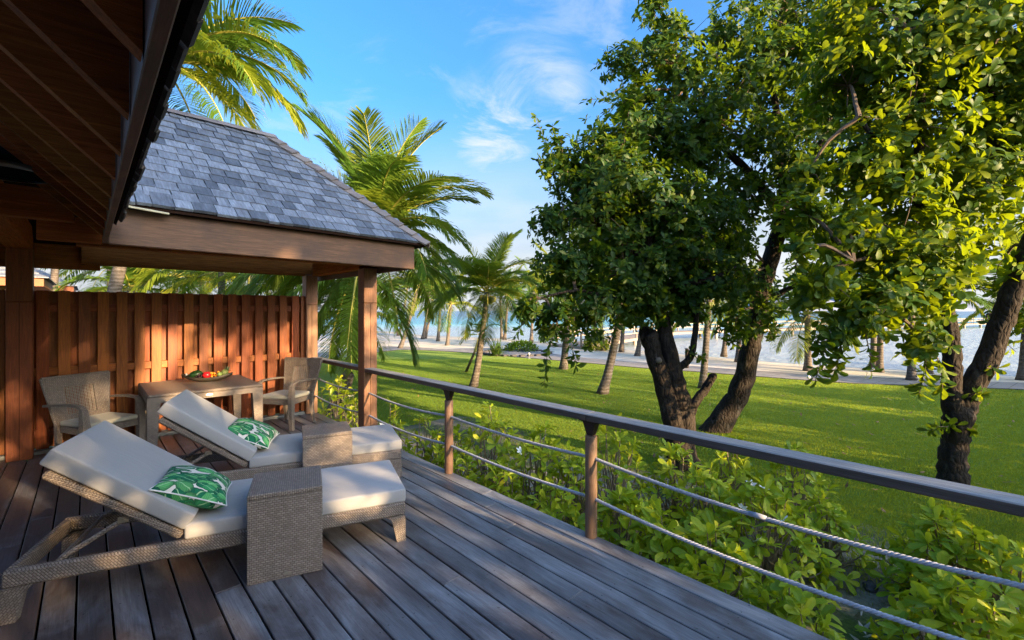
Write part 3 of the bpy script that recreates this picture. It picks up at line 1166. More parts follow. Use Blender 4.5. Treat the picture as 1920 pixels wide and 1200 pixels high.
for r_ in range(ROWS):
    s0 = exp_ * r_
    zz = s0 * slope_dir.z
    fr = zz / (RZ - EZ)
    right = SC_.lerp(RE, fr)
    left = SI_.lerp(RI, fr)
    left.x = max(left.x, -0.35 + 0 * fr)
    left.y = right.y - (right.x - left.x) * eave_dir.y / eave_dir.x * (1 - fr)
    row_len = (right - left).length
    dirr = (right - left).normalized()
    u = -rs.uniform(0, 0.12)
    while u < row_len - 0.03:
        w, me = rs.choice(sh_cache)
        room = row_len - u
        scl = 1.0 if room > w else max(0.25, room / w)
        o = link('shingle', me, deck_roof, left + dirr * (u + w * scl / 2) + nrm_s * (0.004 + rs.uniform(0, 0.003)) + slope_dir * rs.uniform(-0.006, 0.006))
        o.rotation_euler = rotS
        o.rotation_euler.rotate_axis('Z', rs.uniform(-0.012, 0.012))
        o.scale = (scl, 1, 1)
        u += w * scl + rs.uniform(0.004, 0.009)
# eave starter course edge + flashing
b = MB()
b.add([SI_ + Vector((0, -0.005, -0.022)), SC_ + Vector((0, -0.005, -0.022)), SC_ + Vector((0, -0.005, -0.001)), SI_ + Vector((0, -0.005, -0.001)),
       SI_ + Vector((0, 0.2, -0.022)), SC_ + Vector((0, 0.2, -0.022))], [(0, 1, 2, 3), (0, 1, 5, 4)])
b.build('starter_course', M['sheath'], deck_roof)
# hip caps, overlapping, from corner to ridge end; ridge caps along the top
hipv = (RE - SC_)
nh = 12
hip_dir = hipv.normalized()
nF = nrm_s
nR = Vector((PIT, 0, 1)).normalized()
sF = nF.cross(hip_dir).normalized()
if sF.x > 0:
    sF = -sF
sR = nR.cross(hip_dir).normalized()
if sR.y < 0:
    sR = -sR
Lc = hipv.length / nh * 1.22
hn = (nF + nR).normalized()
b = MB()
for (sd, nn) in ((sF, nF), (sR, nR)):
    q0, q1 = hip_dir * (-Lc / 2) + hn * 0.034, hip_dir * (Lc / 2) + hn * 0.010
    q2, q3 = q1 + sd * 0.115, q0 + sd * 0.125
    b.add([q0, q1, q2, q3, q0 - nn * 0.02, q3 - nn * 0.02, q2 - nn * 0.012], [(0, 1, 2, 3), (0, 3, 5, 4), (3, 2, 6, 5)])
capm = b.mesh('hip_cap', M['ridgecap'])
for k in range(nh):
    p = SC_ + hipv * ((k + 0.5) / nh)
    link('hip_cap', capm, deck_roof, p + hn * 0.022)
b = MB()
b.add([(-0.16, -0.09, -0.05), (-0.16, 0, 0.02), (-0.16, 0.09, -0.05), (0.16, -0.09, -0.06), (0.16, 0, 0.008), (0.16, 0.09, -0.06),
       (0.16, -0.09, -0.075), (0.16, 0, -0.008), (0.16, 0.09, -0.075)],
      [(0, 1, 4, 3), (1, 2, 5, 4), (3, 4, 7, 6), (4, 5, 8, 7)])
capr = b.mesh('ridge_cap', M['ridgecap'])
for k in range(8):
    o = link('ridge_cap', capr, deck_roof, (RE.x - 0.10 - 0.27 * k, RE.y, RZ + 0.035))
    o.rotation_euler = (0, rad(-1.5), 0)
b = MB()
b.box((0, 0, 0), (0.28, 0.10, 0.016), 0.004)
o = b.build('flashing', M['cream'], house)
o.location = (0.32, 4.36, 2.385)
o.rotation_euler = (rad(10), rad(4), rad(4))

# main roof over the veranda: eaves board along y, rafters rising to the left
FXI, FXO = 0.081, 0.108          # inner and outer face of the eaves board
b = MB()
b.box((0, 0, 0), (FXO - FXI, 9.0, 0.21), 0.003)
o = b.build('fascia_board', M['fascia_y'], house)
o.location = ((FXI + FXO) / 2, IY - 0.005 - 4.5, 2.11 + 0.105)
raf = MB()
run = 3.6
d_ = 0.19
raf.add([(0, -.024, 0), (0, .024, 0), (-run, -.024, run * PIT), (-run, .024, run * PIT),
         (0, -.024, d_), (0, .024, d_), (-run, -.024, run * PIT + d_), (-run, .024, run * PIT + d_)],
        [(0, 1, 3, 2), (4, 5, 7, 6), (0, 1, 5, 4), (2, 3, 7, 6), (0, 2, 6, 4), (1, 3, 7, 5)])
rafm = raf.mesh('rafter', M['beam_x'])
for yy in (-1.9, -1.52, -1.14, -0.76, -0.38, 0.0, 0.38, 0.76, 1.14, 1.52, 1.90, 2.27, 2.65, 2.98, 3.33, 3.68, 4.06):
    link('rafter', rafm, house, (FXI - 0.003, yy, 2.118))
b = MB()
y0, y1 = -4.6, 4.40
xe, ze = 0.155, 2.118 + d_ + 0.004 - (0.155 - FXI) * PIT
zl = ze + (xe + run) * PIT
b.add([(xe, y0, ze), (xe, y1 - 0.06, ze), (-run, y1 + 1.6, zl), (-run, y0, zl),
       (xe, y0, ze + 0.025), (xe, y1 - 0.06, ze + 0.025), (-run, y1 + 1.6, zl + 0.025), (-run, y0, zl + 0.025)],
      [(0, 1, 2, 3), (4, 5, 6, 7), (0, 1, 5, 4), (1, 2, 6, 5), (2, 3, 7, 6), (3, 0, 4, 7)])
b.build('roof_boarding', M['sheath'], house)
# eaves course of shingles seen edge on
main_roof = empty('roof', (0, 0, 0))
main_roof.parent = house
b = MB()
b.box((0, 0, 0), (0.30, 0.13, 0.016), 0.0)
edge_m = b.mesh('shingle', plain('old_dark_shingle', (0.06, 0.05, 0.045), 0.85, 0, 0.4))
sl_ang = math.atan(PIT)
yy = -1.5
while yy < 4.28:
    o = link('shingle', edge_m, main_roof, (xe - 0.085 + rs.uniform(-0.006, 0.010), yy, ze + 0.085 * PIT + 0.036))
    o.rotation_euler = (0, sl_ang, 0)
    o = link('shingle', edge_m, main_roof, (xe - 0.10 + rs.uniform(-0.006, 0.01), yy + 0.06, ze + 0.10 * PIT + 0.054))
    o.rotation_euler = (0, sl_ang, 0)
    yy += 0.135 + rs.uniform(-0.005, 0.012)
# house wall further left (outside the frame)
b = MB()
for k in range(60):
    b.box((-4.1, -2.5 + 0.165 * k, 1.3), (0.04, 0.155, 2.6), 0.004)
b.build('wall', M['wall'], house)
b = MB()  # unseen wall behind the viewer, added to keep light off the rafters
for k in range(25):
    xw = -4.0 + 0.165 * k
    hw = 2.24 + max(0.0, 0.05 - xw) * PIT if xw > -3.6 else 5.7
    b.box((xw, -0.80, hw / 2), (0.155, 0.04, hw), 0.004)
b.build('wall', M['wall'], house)
# dark dome light under the rafters
lamp = tag(empty('ceiling_lamp', at(12, 322, 2.55)), 'dark dome-shaped lamp with grey rim under the rafters', 'lamp')
b = MB()
b.lathe([(0.0, 0.16), (0.06, 0.155), (0.14, 0.11), (0.19, 0.03), (0.20, 0.0), (0.19, 0.0), (0.13, 0.09), (0.0, 0.13)], 32)
b.tube([(0, 0, 0.155), (0, 0, 0.9)], 0.012, 8)
b.build('shade', M['lamp_dark'], lamp, smooth=True)
b = MB()
b.lathe([(0.190, -0.012), (0.206, -0.012), (0.208, 0.016), (0.198, 0.02)], 32)
b.build('rim', M['lamp_rim'], lamp, smooth=True)

# ==================================================================== PRIVACY FENCE (board on board)
fence = tag(empty('privacy_fence', (0, 7.42, 0)), 'tall red-brown board fence behind the dining table', 'fence')
FT = 1.855
FB = 0.05
slat_b = MB()
slat_b.box((0, 0, 0), (0.103, 0.02, FT - FB), 0.003)
slat_m = slat_b.mesh('slat', M['slat'])
slat_b = MB()
slat_b.box((0, 0, 0), (0.160, 0.02, FT - FB), 0.003)
slat_r = slat_b.mesh('slat', M['slat'])
rb = random.Random(9)
xf = -1.43 + 0.051
while xf < 2.42:
    if abs(xf + 0.53) > 0.13:
        link('slat', slat_m, fence, (xf + rb.uniform(-.003, .003), -0.035 - 0.01, (FT + FB) / 2 + rb.uniform(-.003, .003)))
    xf += 0.1695
xf = -1.43 + 0.136
while xf < 2.5:
    link('slat', slat_r, fence, (xf + rb.uniform(-.002, .002), 0.045, (FT + FB) / 2 - 0.004))
    xf += 0.1695
for xx, w in ((2.468, 0.075),):
    b = MB()
    b.box((0, 0, 0), (w, 0.02, FT - FB), 0.003)
    link('slat', b.mesh('slat', M['slat']), fence, (xx, -0.045, (FT + FB) / 2))
for z in (1.655, 0.925, 0.22):
    b = MB()
    b.box((0, 0, 0), (4.0, 0.06, 0.09), 0.003)
    o = b.build('rail', M['slat_x'], fence)
    o.location = (0.50, 0.0, z)
b = MB()
b.box((0, 0, 0), (4.2, 0.14, 0.05), 0.004)
o = b.build('sill', M['concrete'], fence)
o.location = (0.45, 0.0, 0.012)

# ==================================================================== LOUNGERS
LROT = rad(-19)
LU = Vector((math.cos(LROT), math.sin(LROT), 0))
LN = Vector((-LU.y, LU.x, 0))
LL, LW = 2.07, 0.70


def make_lounger():
    root = empty('sun_lounger')
    b = MB()
    for y in (0.024, LW - 0.024):
        b.box((LL / 2, y, 0.225), (LL, 0.046, 0.092), 0.012)
    b.box((0.024, LW / 2, 0.225), (0.046, LW - 0.10, 0.09), 0.01)
    b.box((LL - 0.024, LW / 2, 0.225), (0.046, LW - 0.10, 0.09), 0.01)
    b.box((0.78, LW / 2, 0.222), (0.05, LW - 0.10, 0.05), 0.006)
    b.build('frame', M['wicker_d'], root)
    b = MB()
    b.box((1.42, LW / 2, 0.256), (1.25, LW - 0.096, 0.016))
    b.build('seat_deck', M['wicker'], root)
    for y in (0.002, LW - 0.054):
        b = MB()
        b.prism([(LL, 0.18), (LL + 0.004, 0.0), (LL - 0.058, 0.0), (LL - 0.086, 0.135), (LL - 0.10, 0.163), (LL - 0.128, 0.18)], y, y + 0.052)
        b.build('leg', M['wicker_d2'], root)
        b = MB()
        b.prism([(0.0, 0.18), (-0.004, 0.0), (0.058, 0.0), (0.086, 0.135), (0.10, 0.163), (0.128, 0.18)], y, y + 0.052)
        b.build('leg', M['wicker_d2'], root)
    ang = rad(37)
    b = MB()
    for y in (0.045, LW - 0.045):
        b.box((-0.38, y, 0.0), (0.76, 0.05, 0.05), 0.012)
    b.box((-0.735, LW / 2, 0.0), (0.05, LW - 0.14, 0.048), 0.01)
    b.box((-0.025, LW / 2, 0.0), (0.05, LW - 0.14, 0.048), 0.01)
    b.box((-0.38, LW / 2, 0.012), (0.68, LW - 0.14, 0.014))
    bk = b.build('backrest_frame', M['wicker_d2'], root)
    bk.location = (0.765, 0, 0.292)
    bk.rotation_euler = (0, ang, 0)
    for y in (0.075, LW - 0.075):
        b = MB()
        b.tube([(0.50, y, 0.435), (0.21, y, 0.262)], 0.0135, 8)
        s = b.build('strut', M['wicker'], root)
        b = MB()
        b.box((0.485, y - 0.018, 0.43), (0.05, 0.004, 0.035), 0.001)
        b.tube([(0.488, y - 0.026, 0.43), (0.488, y - 0.014, 0.43)], 0.008, 10)
        b.build('hinge', M['bracket'], s)
    b = MB()
    b.tube([(0.21, 0.05, 0.262), (0.21, LW - 0.05, 0.262)], 0.012, 8)
    b.build('crossbar', M['wicker'], root)
    c = link('back_cushion', rbox_mesh('back_cushion', (0.80, LW - 0.01, 0.100), 0.014, 3, M['cushion'], 0.006), root)
    c.rotation_euler = (0, ang, 0)
    off = Euler((0, ang, 0)).to_matrix() @ Vector((-0.41, 0, 0.088))
    c.location = Vector((0.765, LW / 2, 0.292)) + off
    link('seat_cushion', rbox_mesh('seat_cushion', (1.295, LW - 0.01, 0.094), 0.015, 3, M['cushion'], 0.005), root, (1.428, LW / 2, 0.318))
    return root


A1 = Vector((1.63, 2.81, 0))
A2 = Vector((2.22, 3.90, 0))
L1 = make_lounger()
L1.location = A1 - LU * LL
L1.rotation_euler = (0, 0, LROT)
L2 = copy_tree(L1)
L2.location = A2 - LU * LL
for o_, lb in ((L1, 'pale canvas sun lounger in front, with the larger leaf-print pillow, closest to the camera'),
               (L2, 'second pale canvas sun lounger, between the front lounger and the dining table')):
    tag(o_, lb, 'sun lounger', 'sun loungers on the deck')


def make_side_table():
    root = empty('side_table')
    w, d, hgt, th = 0.41, 0.41, 0.53, 0.032
    b = MB()
    b.box((w / 2, th / 2, (hgt - th) / 2), (w, th, hgt - th - 0.002), 0.004)
    b.build('front_panel', M['wicker'], root)
    b = MB()
    b.box((w / 2, d / 2, hgt - th / 2), (w, d, th), 0.006)
    b.build('top', M['wicker_v'], root)
    b = MB()
    b.box((w / 2, d / 2 + th / 2, 0.014), (w, d - th, 0.024), 0.004)
    b.build('base', M['wicker_v'], root)
    b = MB()
    b.lathe([(0.0, 0.0), (0.022, 0.0), (0.022, 0.004), (0.0, 0.005)], 20, sx=1.0, sy=0.45)
    o = b.build('badge', M['bracket'], root)
    o.rotation_euler = (rad(90), 0, 0)
    o.location = (w * 0.52, -0.0005, 0.03)
    return root


T1 = make_side_table()
T1.location = A1 - LU * LL + LU * 1.117 - LN * 0.148
T1.rotation_euler = (0, 0, LROT)
T2 = copy_tree(T1)
T2.location = Vector((1.36, 4.075, 0))
T2.rotation_euler = (0, 0, rad(-17))
tag(T1, 'wicker side table bridging the front lounger', 'side table', 'wicker side tables over the loungers')
tag(T2, 'wicker side table at the second lounger, nearer the railing', 'side table', 'wicker side tables over the loungers')


def make_pillow():
    root = empty('pillow')
    N = 26
    hx, hy, T = 0.205, 0.255, 0.098
    vs, fs, uvs = [], [], []
    for side in (1, -1):
        for i in range(N + 1):
            for j in range(N + 1):
                u, w = i / N * 2 - 1, j / N * 2 - 1
                px = hx * u * (1 - 0.09 * (1 - w * w) ** 1 * abs(u) ** 3)
                py = hy * w * (1 - 0.09 * (1 - u * u) ** 1 * abs(w) ** 3)
                pr = (max(0, 1 - u * u) ** 0.5) * (max(0, 1 - w * w) ** 0.5)
                z = side * T * pr ** 0.85
                z += side * 0.006 * math.sin(u * 5 + w * 3) * pr + 0.004 * math.sin(w * 7 - u * 4) * pr
                vs.append((px, py, z))
                uvs.append((u * .5 + .5 + (0.37 if side < 0 else 0), w * .62 + .5))
    S = (N + 1) ** 2
    for k in (0, 1):
        for i in range(N):
            for j in range(N):
                a = k * S + i * (N + 1) + j
                f = (a, a + N + 1, a + N + 2, a + 1)
                fs.append(f if k == 0 else tuple(reversed(f)))
    me = bpy.data.meshes.new('cover')
    me.from_pydata(vs, [], fs)
    lay = me.uv_layers.new(name='UVMap')
    for l in me.loops:
        lay.data[l.index].uv = uvs[l.vertex_index]
    me.materials.append(M['print'])
    me.polygons.foreach_set('use_smooth', [True] * len(me.polygons))
    link('cover', me, root)
    ring = []
    for (i0, j0, di, dj) in ((0, 0, 1, 0), (N, 0, 0, 1), (N, N, -1, 0), (0, N, 0, -1)):
        for k in range(N):
            ring.append(vs[(i0 + di * k) * (N + 1) + j0 + dj * k])
    ring.append(ring[0])
    b = MB()
    b.tube([Vector(p) * 1.008 for p in ring], 0.0042, 6, False)
    b.build('piping', M['piping'], root, smooth=True)
    return root


P1_ = make_pillow()
P1_.location = (0.505, 3.50, 0.492)
P1_.rotation_euler = Euler((rad(-4), rad(24), LROT + rad(3)))
P2_ = copy_tree(P1_)
P2_.location = (1.105, 4.67, 0.488)
P2_.rotation_euler = Euler((rad(5), rad(24), LROT + rad(-6) + math.pi))
P2_.rotation_euler = (Euler((0, rad(24), LROT - rad(7))).to_matrix() @ Euler((0, 0, math.pi)).to_matrix()).to_euler()
tag(P1_, 'green banana-leaf print pillow with white piping on the front lounger', 'pillow', 'leaf-print pillows')
tag(P2_, 'green banana-leaf print pillow with white piping on the second lounger', 'pillow', 'leaf-print pillows')

# ==================================================================== DINING SET
tbl = tag(empty('dining_table', (0.45, 5.97, 0)), 'square taupe wicker dining table holding a fruit bowl by the fence', 'table')
TW, TD, TH = 1.09, 1.14, 0.74
b = MB()
b.box((TW / 2, TD / 2, TH - 0.016), (TW, TD, 0.032), 0.012)
b.build('top', M['wicker_v'], tbl)
b = MB()
b.box((TW / 2, 0.022, TH - 0.062), (TW - 0.05, 0.04, 0.06), 0.004)
b.box((TW / 2, TD - 0.022, TH - 0.062), (TW - 0.05, 0.04, 0.06), 0.004)
b.box((0.022, TD / 2, TH - 0.062), (0.04, TD - 0.10, 0.06), 0.004)
b.box((TW - 0.022, TD / 2, TH - 0.062), (0.04, TD - 0.10, 0.06), 0.004)
b.build('apron', M['wicker'], tbl)
for sx_ in (0, 1):
    for sy_ in (0, 1):
        b = MB()
        mx = (lambda q: q) if not sx_ else (lambda q: TW - q)
        my = (lambda q: q) if not sy_ else (lambda q: TD - q)
        zt = TH - 0.034
        tw, bw = 0.125, 0.075
        pts = []
        for w_, z_ in ((bw, 0.0), (tw - 0.015, zt - 0.09), (tw, zt)):
            pts += [(mx(0.004), my(0.004), z_), (mx(w_), my(0.004), z_), (mx(w_), my(w_), z_), (mx(0.004), my(w_), z_)]
        b.add(pts, [(0, 1, 2, 3), (8, 9, 10, 11)] + [(4 * r + k, 4 * r + (k + 1) % 4, 4 * r + 4 + (k + 1) % 4, 4 * r + 4 + k) for r in (0, 1) for k in range(4)])
        b.build('leg', M['wicker'], tbl)
b = MB()
b.lathe([(0, 0), (0.034, 0), (0.034, 0.004), (0, 0.006)], 24, sy=0.42)
o = b.build('badge', plain('silver_badge', (0.6, 0.6, 0.58), 0.35, 0.5), tbl)
o.rotation_euler = (rad(90), 0, 0)
o.location = (TW * 0.5, 0.0015, TH - 0.058)


def make_chair():
    """front faces local -y"""
    root = empty('armchair')
    wb, wt, zt, tilt = 0.225, 0.305, 0.905, 0.13
    yb = 0.215

    def bp(s, z, t):      # point on the tapered, tilted back
        k = (z - 0.33) / (zt - 0.33)
        return (s * (wb + (wt - wb) * k), yb + tilt * k + t, z)
    z0, z1 = 0.33, zt
    zi0, zi1, wi = 0.50, 0.80, 0.135

    def panel(b, quad):
        f = [bp(s * 1.0, z, -0.013) if False else None for s, z in quad]

    def P(xf, z, t):
        k = (z - 0.33) / (zt - 0.33)
        return (xf, yb + tilt * k + t, z)

    def W(z):
        return wb + (wt - wb) * (z - 0.33) / (zt - 0.33)
    # left/right twill panels and top/bottom bands
    for s, mt in ((-1, 'wicker_d'), (1, 'wicker_d2')):
        b = MB()
        q = [(0.0, z1), (s * W(z1), z1), (s * W(z0), z0), (0.0, z0), (0.0, zi0), (s * wi, zi0), (s * wi, zi1), (0.0, zi1)]
        vs = [P(x_, z_, -0.014) for x_, z_ in q] + [P(x_, z_, 0.014) for x_, z_ in q]
        fs = []
        for off in (0, 8):
            fs += [(off + 0, off + 1, off + 6, off + 7), (off + 1, off + 2, off + 5, off + 6), (off + 2, off + 3, off + 4, off + 5)]
        for k in range(8):
            if k in (2 + 1, 7):
                continue
            k2 = (k + 1) % 8
            fs.append((k, k2, 8 + k2, 8 + k))
        b.add(vs, fs)
        b.tube([P(s * W(z0), z0, 0), P(s * W(z1), z1, 0)], 0.018, 8)
        b.tube([P(0, z1, 0), P(s * W(z1), z1, 0)], 0.018, 8)
        b.build('back_panel', M[mt], root)
    b = MB()
    nb = 17
    for k in range(nb):
        xx = -wi + 2 * wi * (k + .5) / nb
        b.tube([P(xx, zi0 - .005, (-1) ** k * 0.002), P(xx, zi1 + .005, (-1) ** k * 0.002)], 0.0036, 4, False)
    for k in range(19):
        zz = zi0 + (zi1 - zi0) * (k + .5) / 19
        b.tube([P(-wi - .005, zz, (-1) ** k * 0.002), P(wi + .005, zz, (-1) ** k * 0.002)], 0.0036, 4, False)
    o = b.build('cane_panel', M['cane'], root)
    b = MB()
    b.add([(-0.265, -0.25, 0.345), (0.265, -0.25, 0.345), (0.225, 0.215, 0.345), (-0.225, 0.215, 0.345),
           (-0.265, -0.25, 0.412), (0.265, -0.25, 0.412), (0.225, 0.215, 0.412), (-0.225, 0.215, 0.412)],
          [(0, 1, 2, 3), (4, 5, 6, 7), (0, 1, 5, 4), (1, 2, 6, 5), (2, 3, 7, 6), (3, 0, 4, 7)])
    b.build('seat_frame', M['wicker_d'], root)
    for s in (-1, 1):
        b = MB()       # front leg, broad at the seat and running up into the arm
        pts = []
        for (z, y_, w_, d_) in ((0, -0.235, 0.022, 0.024), (0.34, -0.245, 0.031, 0.032), (0.45, -0.243, 0.033, 0.034), (0.60, -0.225, 0.025, 0.026), (0.632, -0.205, 0.018, 0.018)):
            x_ = s * 0.262
            pts += [(x_ - w_, y_ - d_, z), (x_ + w_, y_ - d_, z), (x_ + w_, y_ + d_, z), (x_ - w_, y_ + d_, z)]
        b.add(pts, [(0, 1, 2, 3), (16, 17, 18, 19)] + [(4 * r + k, 4 * r + (k + 1) % 4, 4 * r + 4 + (k + 1) % 4, 4 * r + 4 + k) for r in range(4) for k in range(4)])
        b.build('leg', M['wicker_d' if s > 0 else 'wicker_d2'], root)
        b = MB()       # rear leg
        pts = []
        for (z, y_, x_, w_) in ((0, 0.275, 0.235, 0.016), (0.2, 0.235, 0.222, 0.021), (0.42, 0.225, 0.225, 0.026)):
            pts += [(s * x_ - w_, y_ - w_, z), (s * x_ + w_, y_ - w_, z), (s * x_ + w_, y_ + w_, z), (s * x_ - w_, y_ + w_, z)]
        b.add(pts, [(0, 1, 2, 3), (8, 9, 10, 11)] + [(4 * r + k, 4 * r + (k + 1) % 4, 4 * r + 4 + (k + 1) % 4, 4 * r + 4 + k) for r in range(2) for k in range(4)])
        b.build('leg', M['wicker_d' if s > 0 else 'wicker_d2'], root)
        b = MB()       # arm
        path = [(s * 0.262, -0.225, 0.618), (s * 0.272, -0.16, 0.648), (s * 0.285, 0.0, 0.650), (s * 0.292, 0.16, 0.640), (s * 0.285, 0.34, 0.622)]
        wd = [0.022, 0.026, 0.026, 0.022, 0.014]
        pts = []
        for (x_, y_, z_), w_ in zip(path, wd):
            pts += [(x_ - w_, y_, z_ - 0.011), (x_ + w_, y_, z_ - 0.011), (x_ + w_, y_, z_ + 0.011), (x_ - w_, y_, z_ + 0.011)]
        b.add(pts, [(0, 1, 2, 3), (16, 17, 18, 19)] + [(4 * r + k, 4 * r + (k + 1) % 4, 4 * r + 4 + (k + 1) % 4, 4 * r + 4 + k) for r in range(4) for k in range(4)])
        b.build('armrest', M['wicker_v'], root)
    link('seat_cushion', rbox_mesh('seat_cushion', (0.475, 0.45, 0.052), 0.02, 3, M['seatpad'], 0.006), root, (0, -0.03, 0.438))
    return root


ch1 = make_chair()
ch1.location = (0.09, 6.63, 0)
ch1.rotation_euler = (0, 0, rad(30))
ch2 = copy_tree(ch1)
ch2.location = (2.06, 6.80, 0)
ch2.rotation_euler = (0, 0, rad(-56))
tag(ch1, 'taupe wicker armchair with cream seat pad between house post and table', 'armchair', 'wicker armchairs at the dining table')
tag(ch2, 'taupe wicker armchair with cream seat pad between table and railing', 'armchair', 'wicker armchairs at the dining table')

# fruit bowl and its fruit
BC = Vector((1.09, 6.66, TH))
BR = rad(-27)
bowl = MB()
prof_n = 20
vs, fs = [], []
for i in range(prof_n + 1):
    u = i / prof_n * 2 - 1
    wdt = 0.098 * (max(0.0, 1 - abs(u) ** 2.4)) ** 0.7 + 0.012
    rim = 0.062 + 0.045 * u * u
    bot = 0.0 + 0.075 * abs(u) ** 2.6
    for (k, (yy, zz)) in enumerate(((-wdt, rim), (-wdt * .62, bot + .012), (0, bot), (wdt * .62, bot + .012), (wdt, rim),
                                    (wdt * .93, rim), (wdt * .55, bot + .026), (0, bot + .016), (-wdt * .55, bot + .026), (-wdt * .93, rim))):
        vs.append((u * 0.275, yy, zz))
for i in range(prof_n):
    for k in range(10):
        fs.append((i * 10 + k, i * 10 + (k + 1) % 10, i * 10 + 10 + (k + 1) % 10, i * 10 + 10 + k))
fs += [tuple(range(10)), tuple(prof_n * 10 + k for k in reversed(range(10)))]
bowl.add(vs, fs)
o = bowl.build('bowl', wood('dark_carved_wood', (0.035, 0.026, 0.018), (0.075, 0.055, 0.038), 0, 0.5, 0.1), smooth=True)
o.location = BC
o.rotation_euler = (0, 0, BR)
tag(o, 'dark boat-shaped wooden bowl of fruit on the table', 'bowl')
BM = Matrix.Translation(BC) @ Matrix.Rotation(BR, 4, 'Z')


def fruit(name, label, cat, loc, prof, mat, sx=1.0, rot=(0, 0, 0), n=20):
    b = MB()
    b.lathe(prof, n, sx=sx)
    o = b.build(name, mat, None, smooth=True)
    o.location = BM @ Vector(loc)
    o.rotation_euler = rot
    return tag(o, label, cat)


def ball(r, k=1.0, dimple=0.0, n=10):
    pr = []
    for i in range(n + 1):
        a = -math.pi / 2 + math.pi * i / n
        rr = max(0.0, r * math.cos(a))
        z = r * k * math.sin(a)
        if dimple and i >= n - 1:
            z -= dimple * (1 if i == n else 0.3)
        pr.append((rr, z))
    return pr


fruit('papaya', 'large dark green fruit at the left end of the fruit bowl', 'papaya', (-0.125, 0.0, 0.092), ball(0.052, 1.45), plain('dark_green_skin', (0.02, 0.06, 0.012), 0.35, 0, 0.3), rot=(0, rad(78), rad(-20)))
o = fruit('apple', 'shiny red apple in the middle of the fruit bowl', 'apple', (0.005, -0.035, 0.088), ball(0.049, 0.92, 0.014), plain('red_apple_skin', (0.55, 0.015, 0.02), 0.25, 0, 0.2))
b = MB()
b.tube([(0, 0, 0.03), (0.004, 0, 0.055)], 0.0025, 5)
b.build('stalk', M['twig'], o)
b = MB()
rf = random.Random(2)
for k in range(22):
    c = Vector((rf.uniform(-.045, .035), rf.uniform(-.04, .03), rf.uniform(-0.015, .03)))
    b.lathe(ball(0.011, 1, 0, 5), 8, c)
o = b.build('grapes', plain('purple_grape_skin', (0.035, 0.008, 0.018), 0.3), smooth=True)
o.location = BM @ Vector((-0.068, -0.035, 0.075))
tag(o, 'bunch of small dark purple grapes between green fruit and red apple', 'grapes')
b = MB()
for k in range(16):
    c = Vector((rf.uniform(-.045, .04), rf.uniform(-.035, .04), rf.uniform(-0.01, .055)))
    b.lathe(ball(0.013, 1, 0, 5), 8, c)
o = b.build('physalis_berries', plain('orange_berry_skin', (0.75, 0.28, 0.02), 0.4, 0, 0.2), smooth=True)
o.location = BM @ Vector((0.085, -0.015, 0.068))
tag(o, 'heap of small orange berries beside the red apple', 'berries')
fruit('lime', 'small pale green fruit in front of the leafy crown in the bowl', 'lime', (0.145, -0.045, 0.092), ball(0.028, 1.0), plain('pale_green_skin', (0.16, 0.24, 0.06), 0.4, 0, 0.2))
o = fruit('pineapple', 'small green pineapple with spiky crown at the right end of the bowl', 'pineapple', (0.18, 0.015, 0.10), ball(0.043, 1.15), plain('green_pineapple_skin', (0.10, 0.13, 0.035), 0.6, 0, 0.5), rot=(0, rad(35), BR))
b = MB()
for k in range(26):
    a = k * 2.4
    el = 0.3 + 1.1 * (k / 26)
    d = Vector((math.cos(a) * math.cos(el), math.sin(a) * math.cos(el), math.sin(el)))
    s = d.cross(Vector((0, 0, 1))).normalized() * 0.008
    p0_ = Vector((0, 0, 0.03))
    b.add([p0_ - s, p0_ + s, p0_ + d * 0.075], [(0, 1, 2)])
b.build('crown', plain('grey_green_blades', (0.09, 0.14, 0.07), 0.6), o)
fruit('garlic_bulb', 'tiny white round item at the far left tip of the bowl', 'bulb', (-0.222, -0.005, 0.098), ball(0.013, 0.9), M['petal'])

# ==================================================================== LEAVES
def leaf_template(length=1.0, width=0.42, fold=0.18, curl=0.15, kind='obovate'):
    ts = [0.0, 0.30, 0.68, 1.0]
    ws = {'obovate': [0.0, 0.30, 0.5, 0.0], 'oval': [0.0, 0.42, 0.46, 0.0]}[kind]
    v = []
    for t_, w_ in zip(ts, ws):
        zc_ = -curl * t_ * t_
        x_ = t_ * length
        if w_ == 0:
            v.append((x_, 0, zc_))
        else:
            v += [(x_, w_ * width, zc_ + fold * w_ * width), (x_, 0, zc_), (x_, -w_ * width, zc_ + fold * w_ * width)]
    f = [(0, 2, 1), (0, 3, 2), (1, 2, 5, 4), (2, 3, 6, 5), (4, 5, 7), (5, 6, 7)]
    return np.array(v, float), f


def rounded_leaf_template(width=0.46, fold=0.16, curl=0.12):
    """broader leaf with a blunt rounded tip, two more cross-sections"""
    ts = [0.0, 0.22, 0.5, 0.78, 0.95, 1.0]
    ws = [0.0, 0.20, 0.40, 0.50, 0.28, 0.0]
    v = []
    for t_, w_ in zip(ts, ws):
        zc_ = -curl * t_ * t_ + 0.04 * math.sin(t_ * 3)
        if w_ == 0:
            v.append((t_, 0, zc_))
        else:
            v += [(t_, w_ * width, zc_ + fold * w_ * width), (t_, 0, zc_), (t_, -w_ * width, zc_ + fold * w_ * width)]
    f = [(0, 2, 1), (0, 3, 2)]
    for r in range(3):
        a = 1 + 3 * r
        f += [(a, a + 1, a + 4, a + 3), (a + 1, a + 2, a + 5, a + 4)]
    a = 10
    f += [(a, a + 1, 13), (a + 1, a + 2, 13)]
    return np.array(v, float), f


def frames(dirs, ups):
    x = dirs / np.linalg.norm(dirs, axis=1, keepdims=True)
    z = ups - x * np.sum(ups * x, axis=1, keepdims=True)
    z /= np.maximum(np.linalg.norm(z, axis=1, keepdims=True), 1e-6)
    y = np.cross(z, x)
    return np.stack([x, y, z], axis=2)          # columns


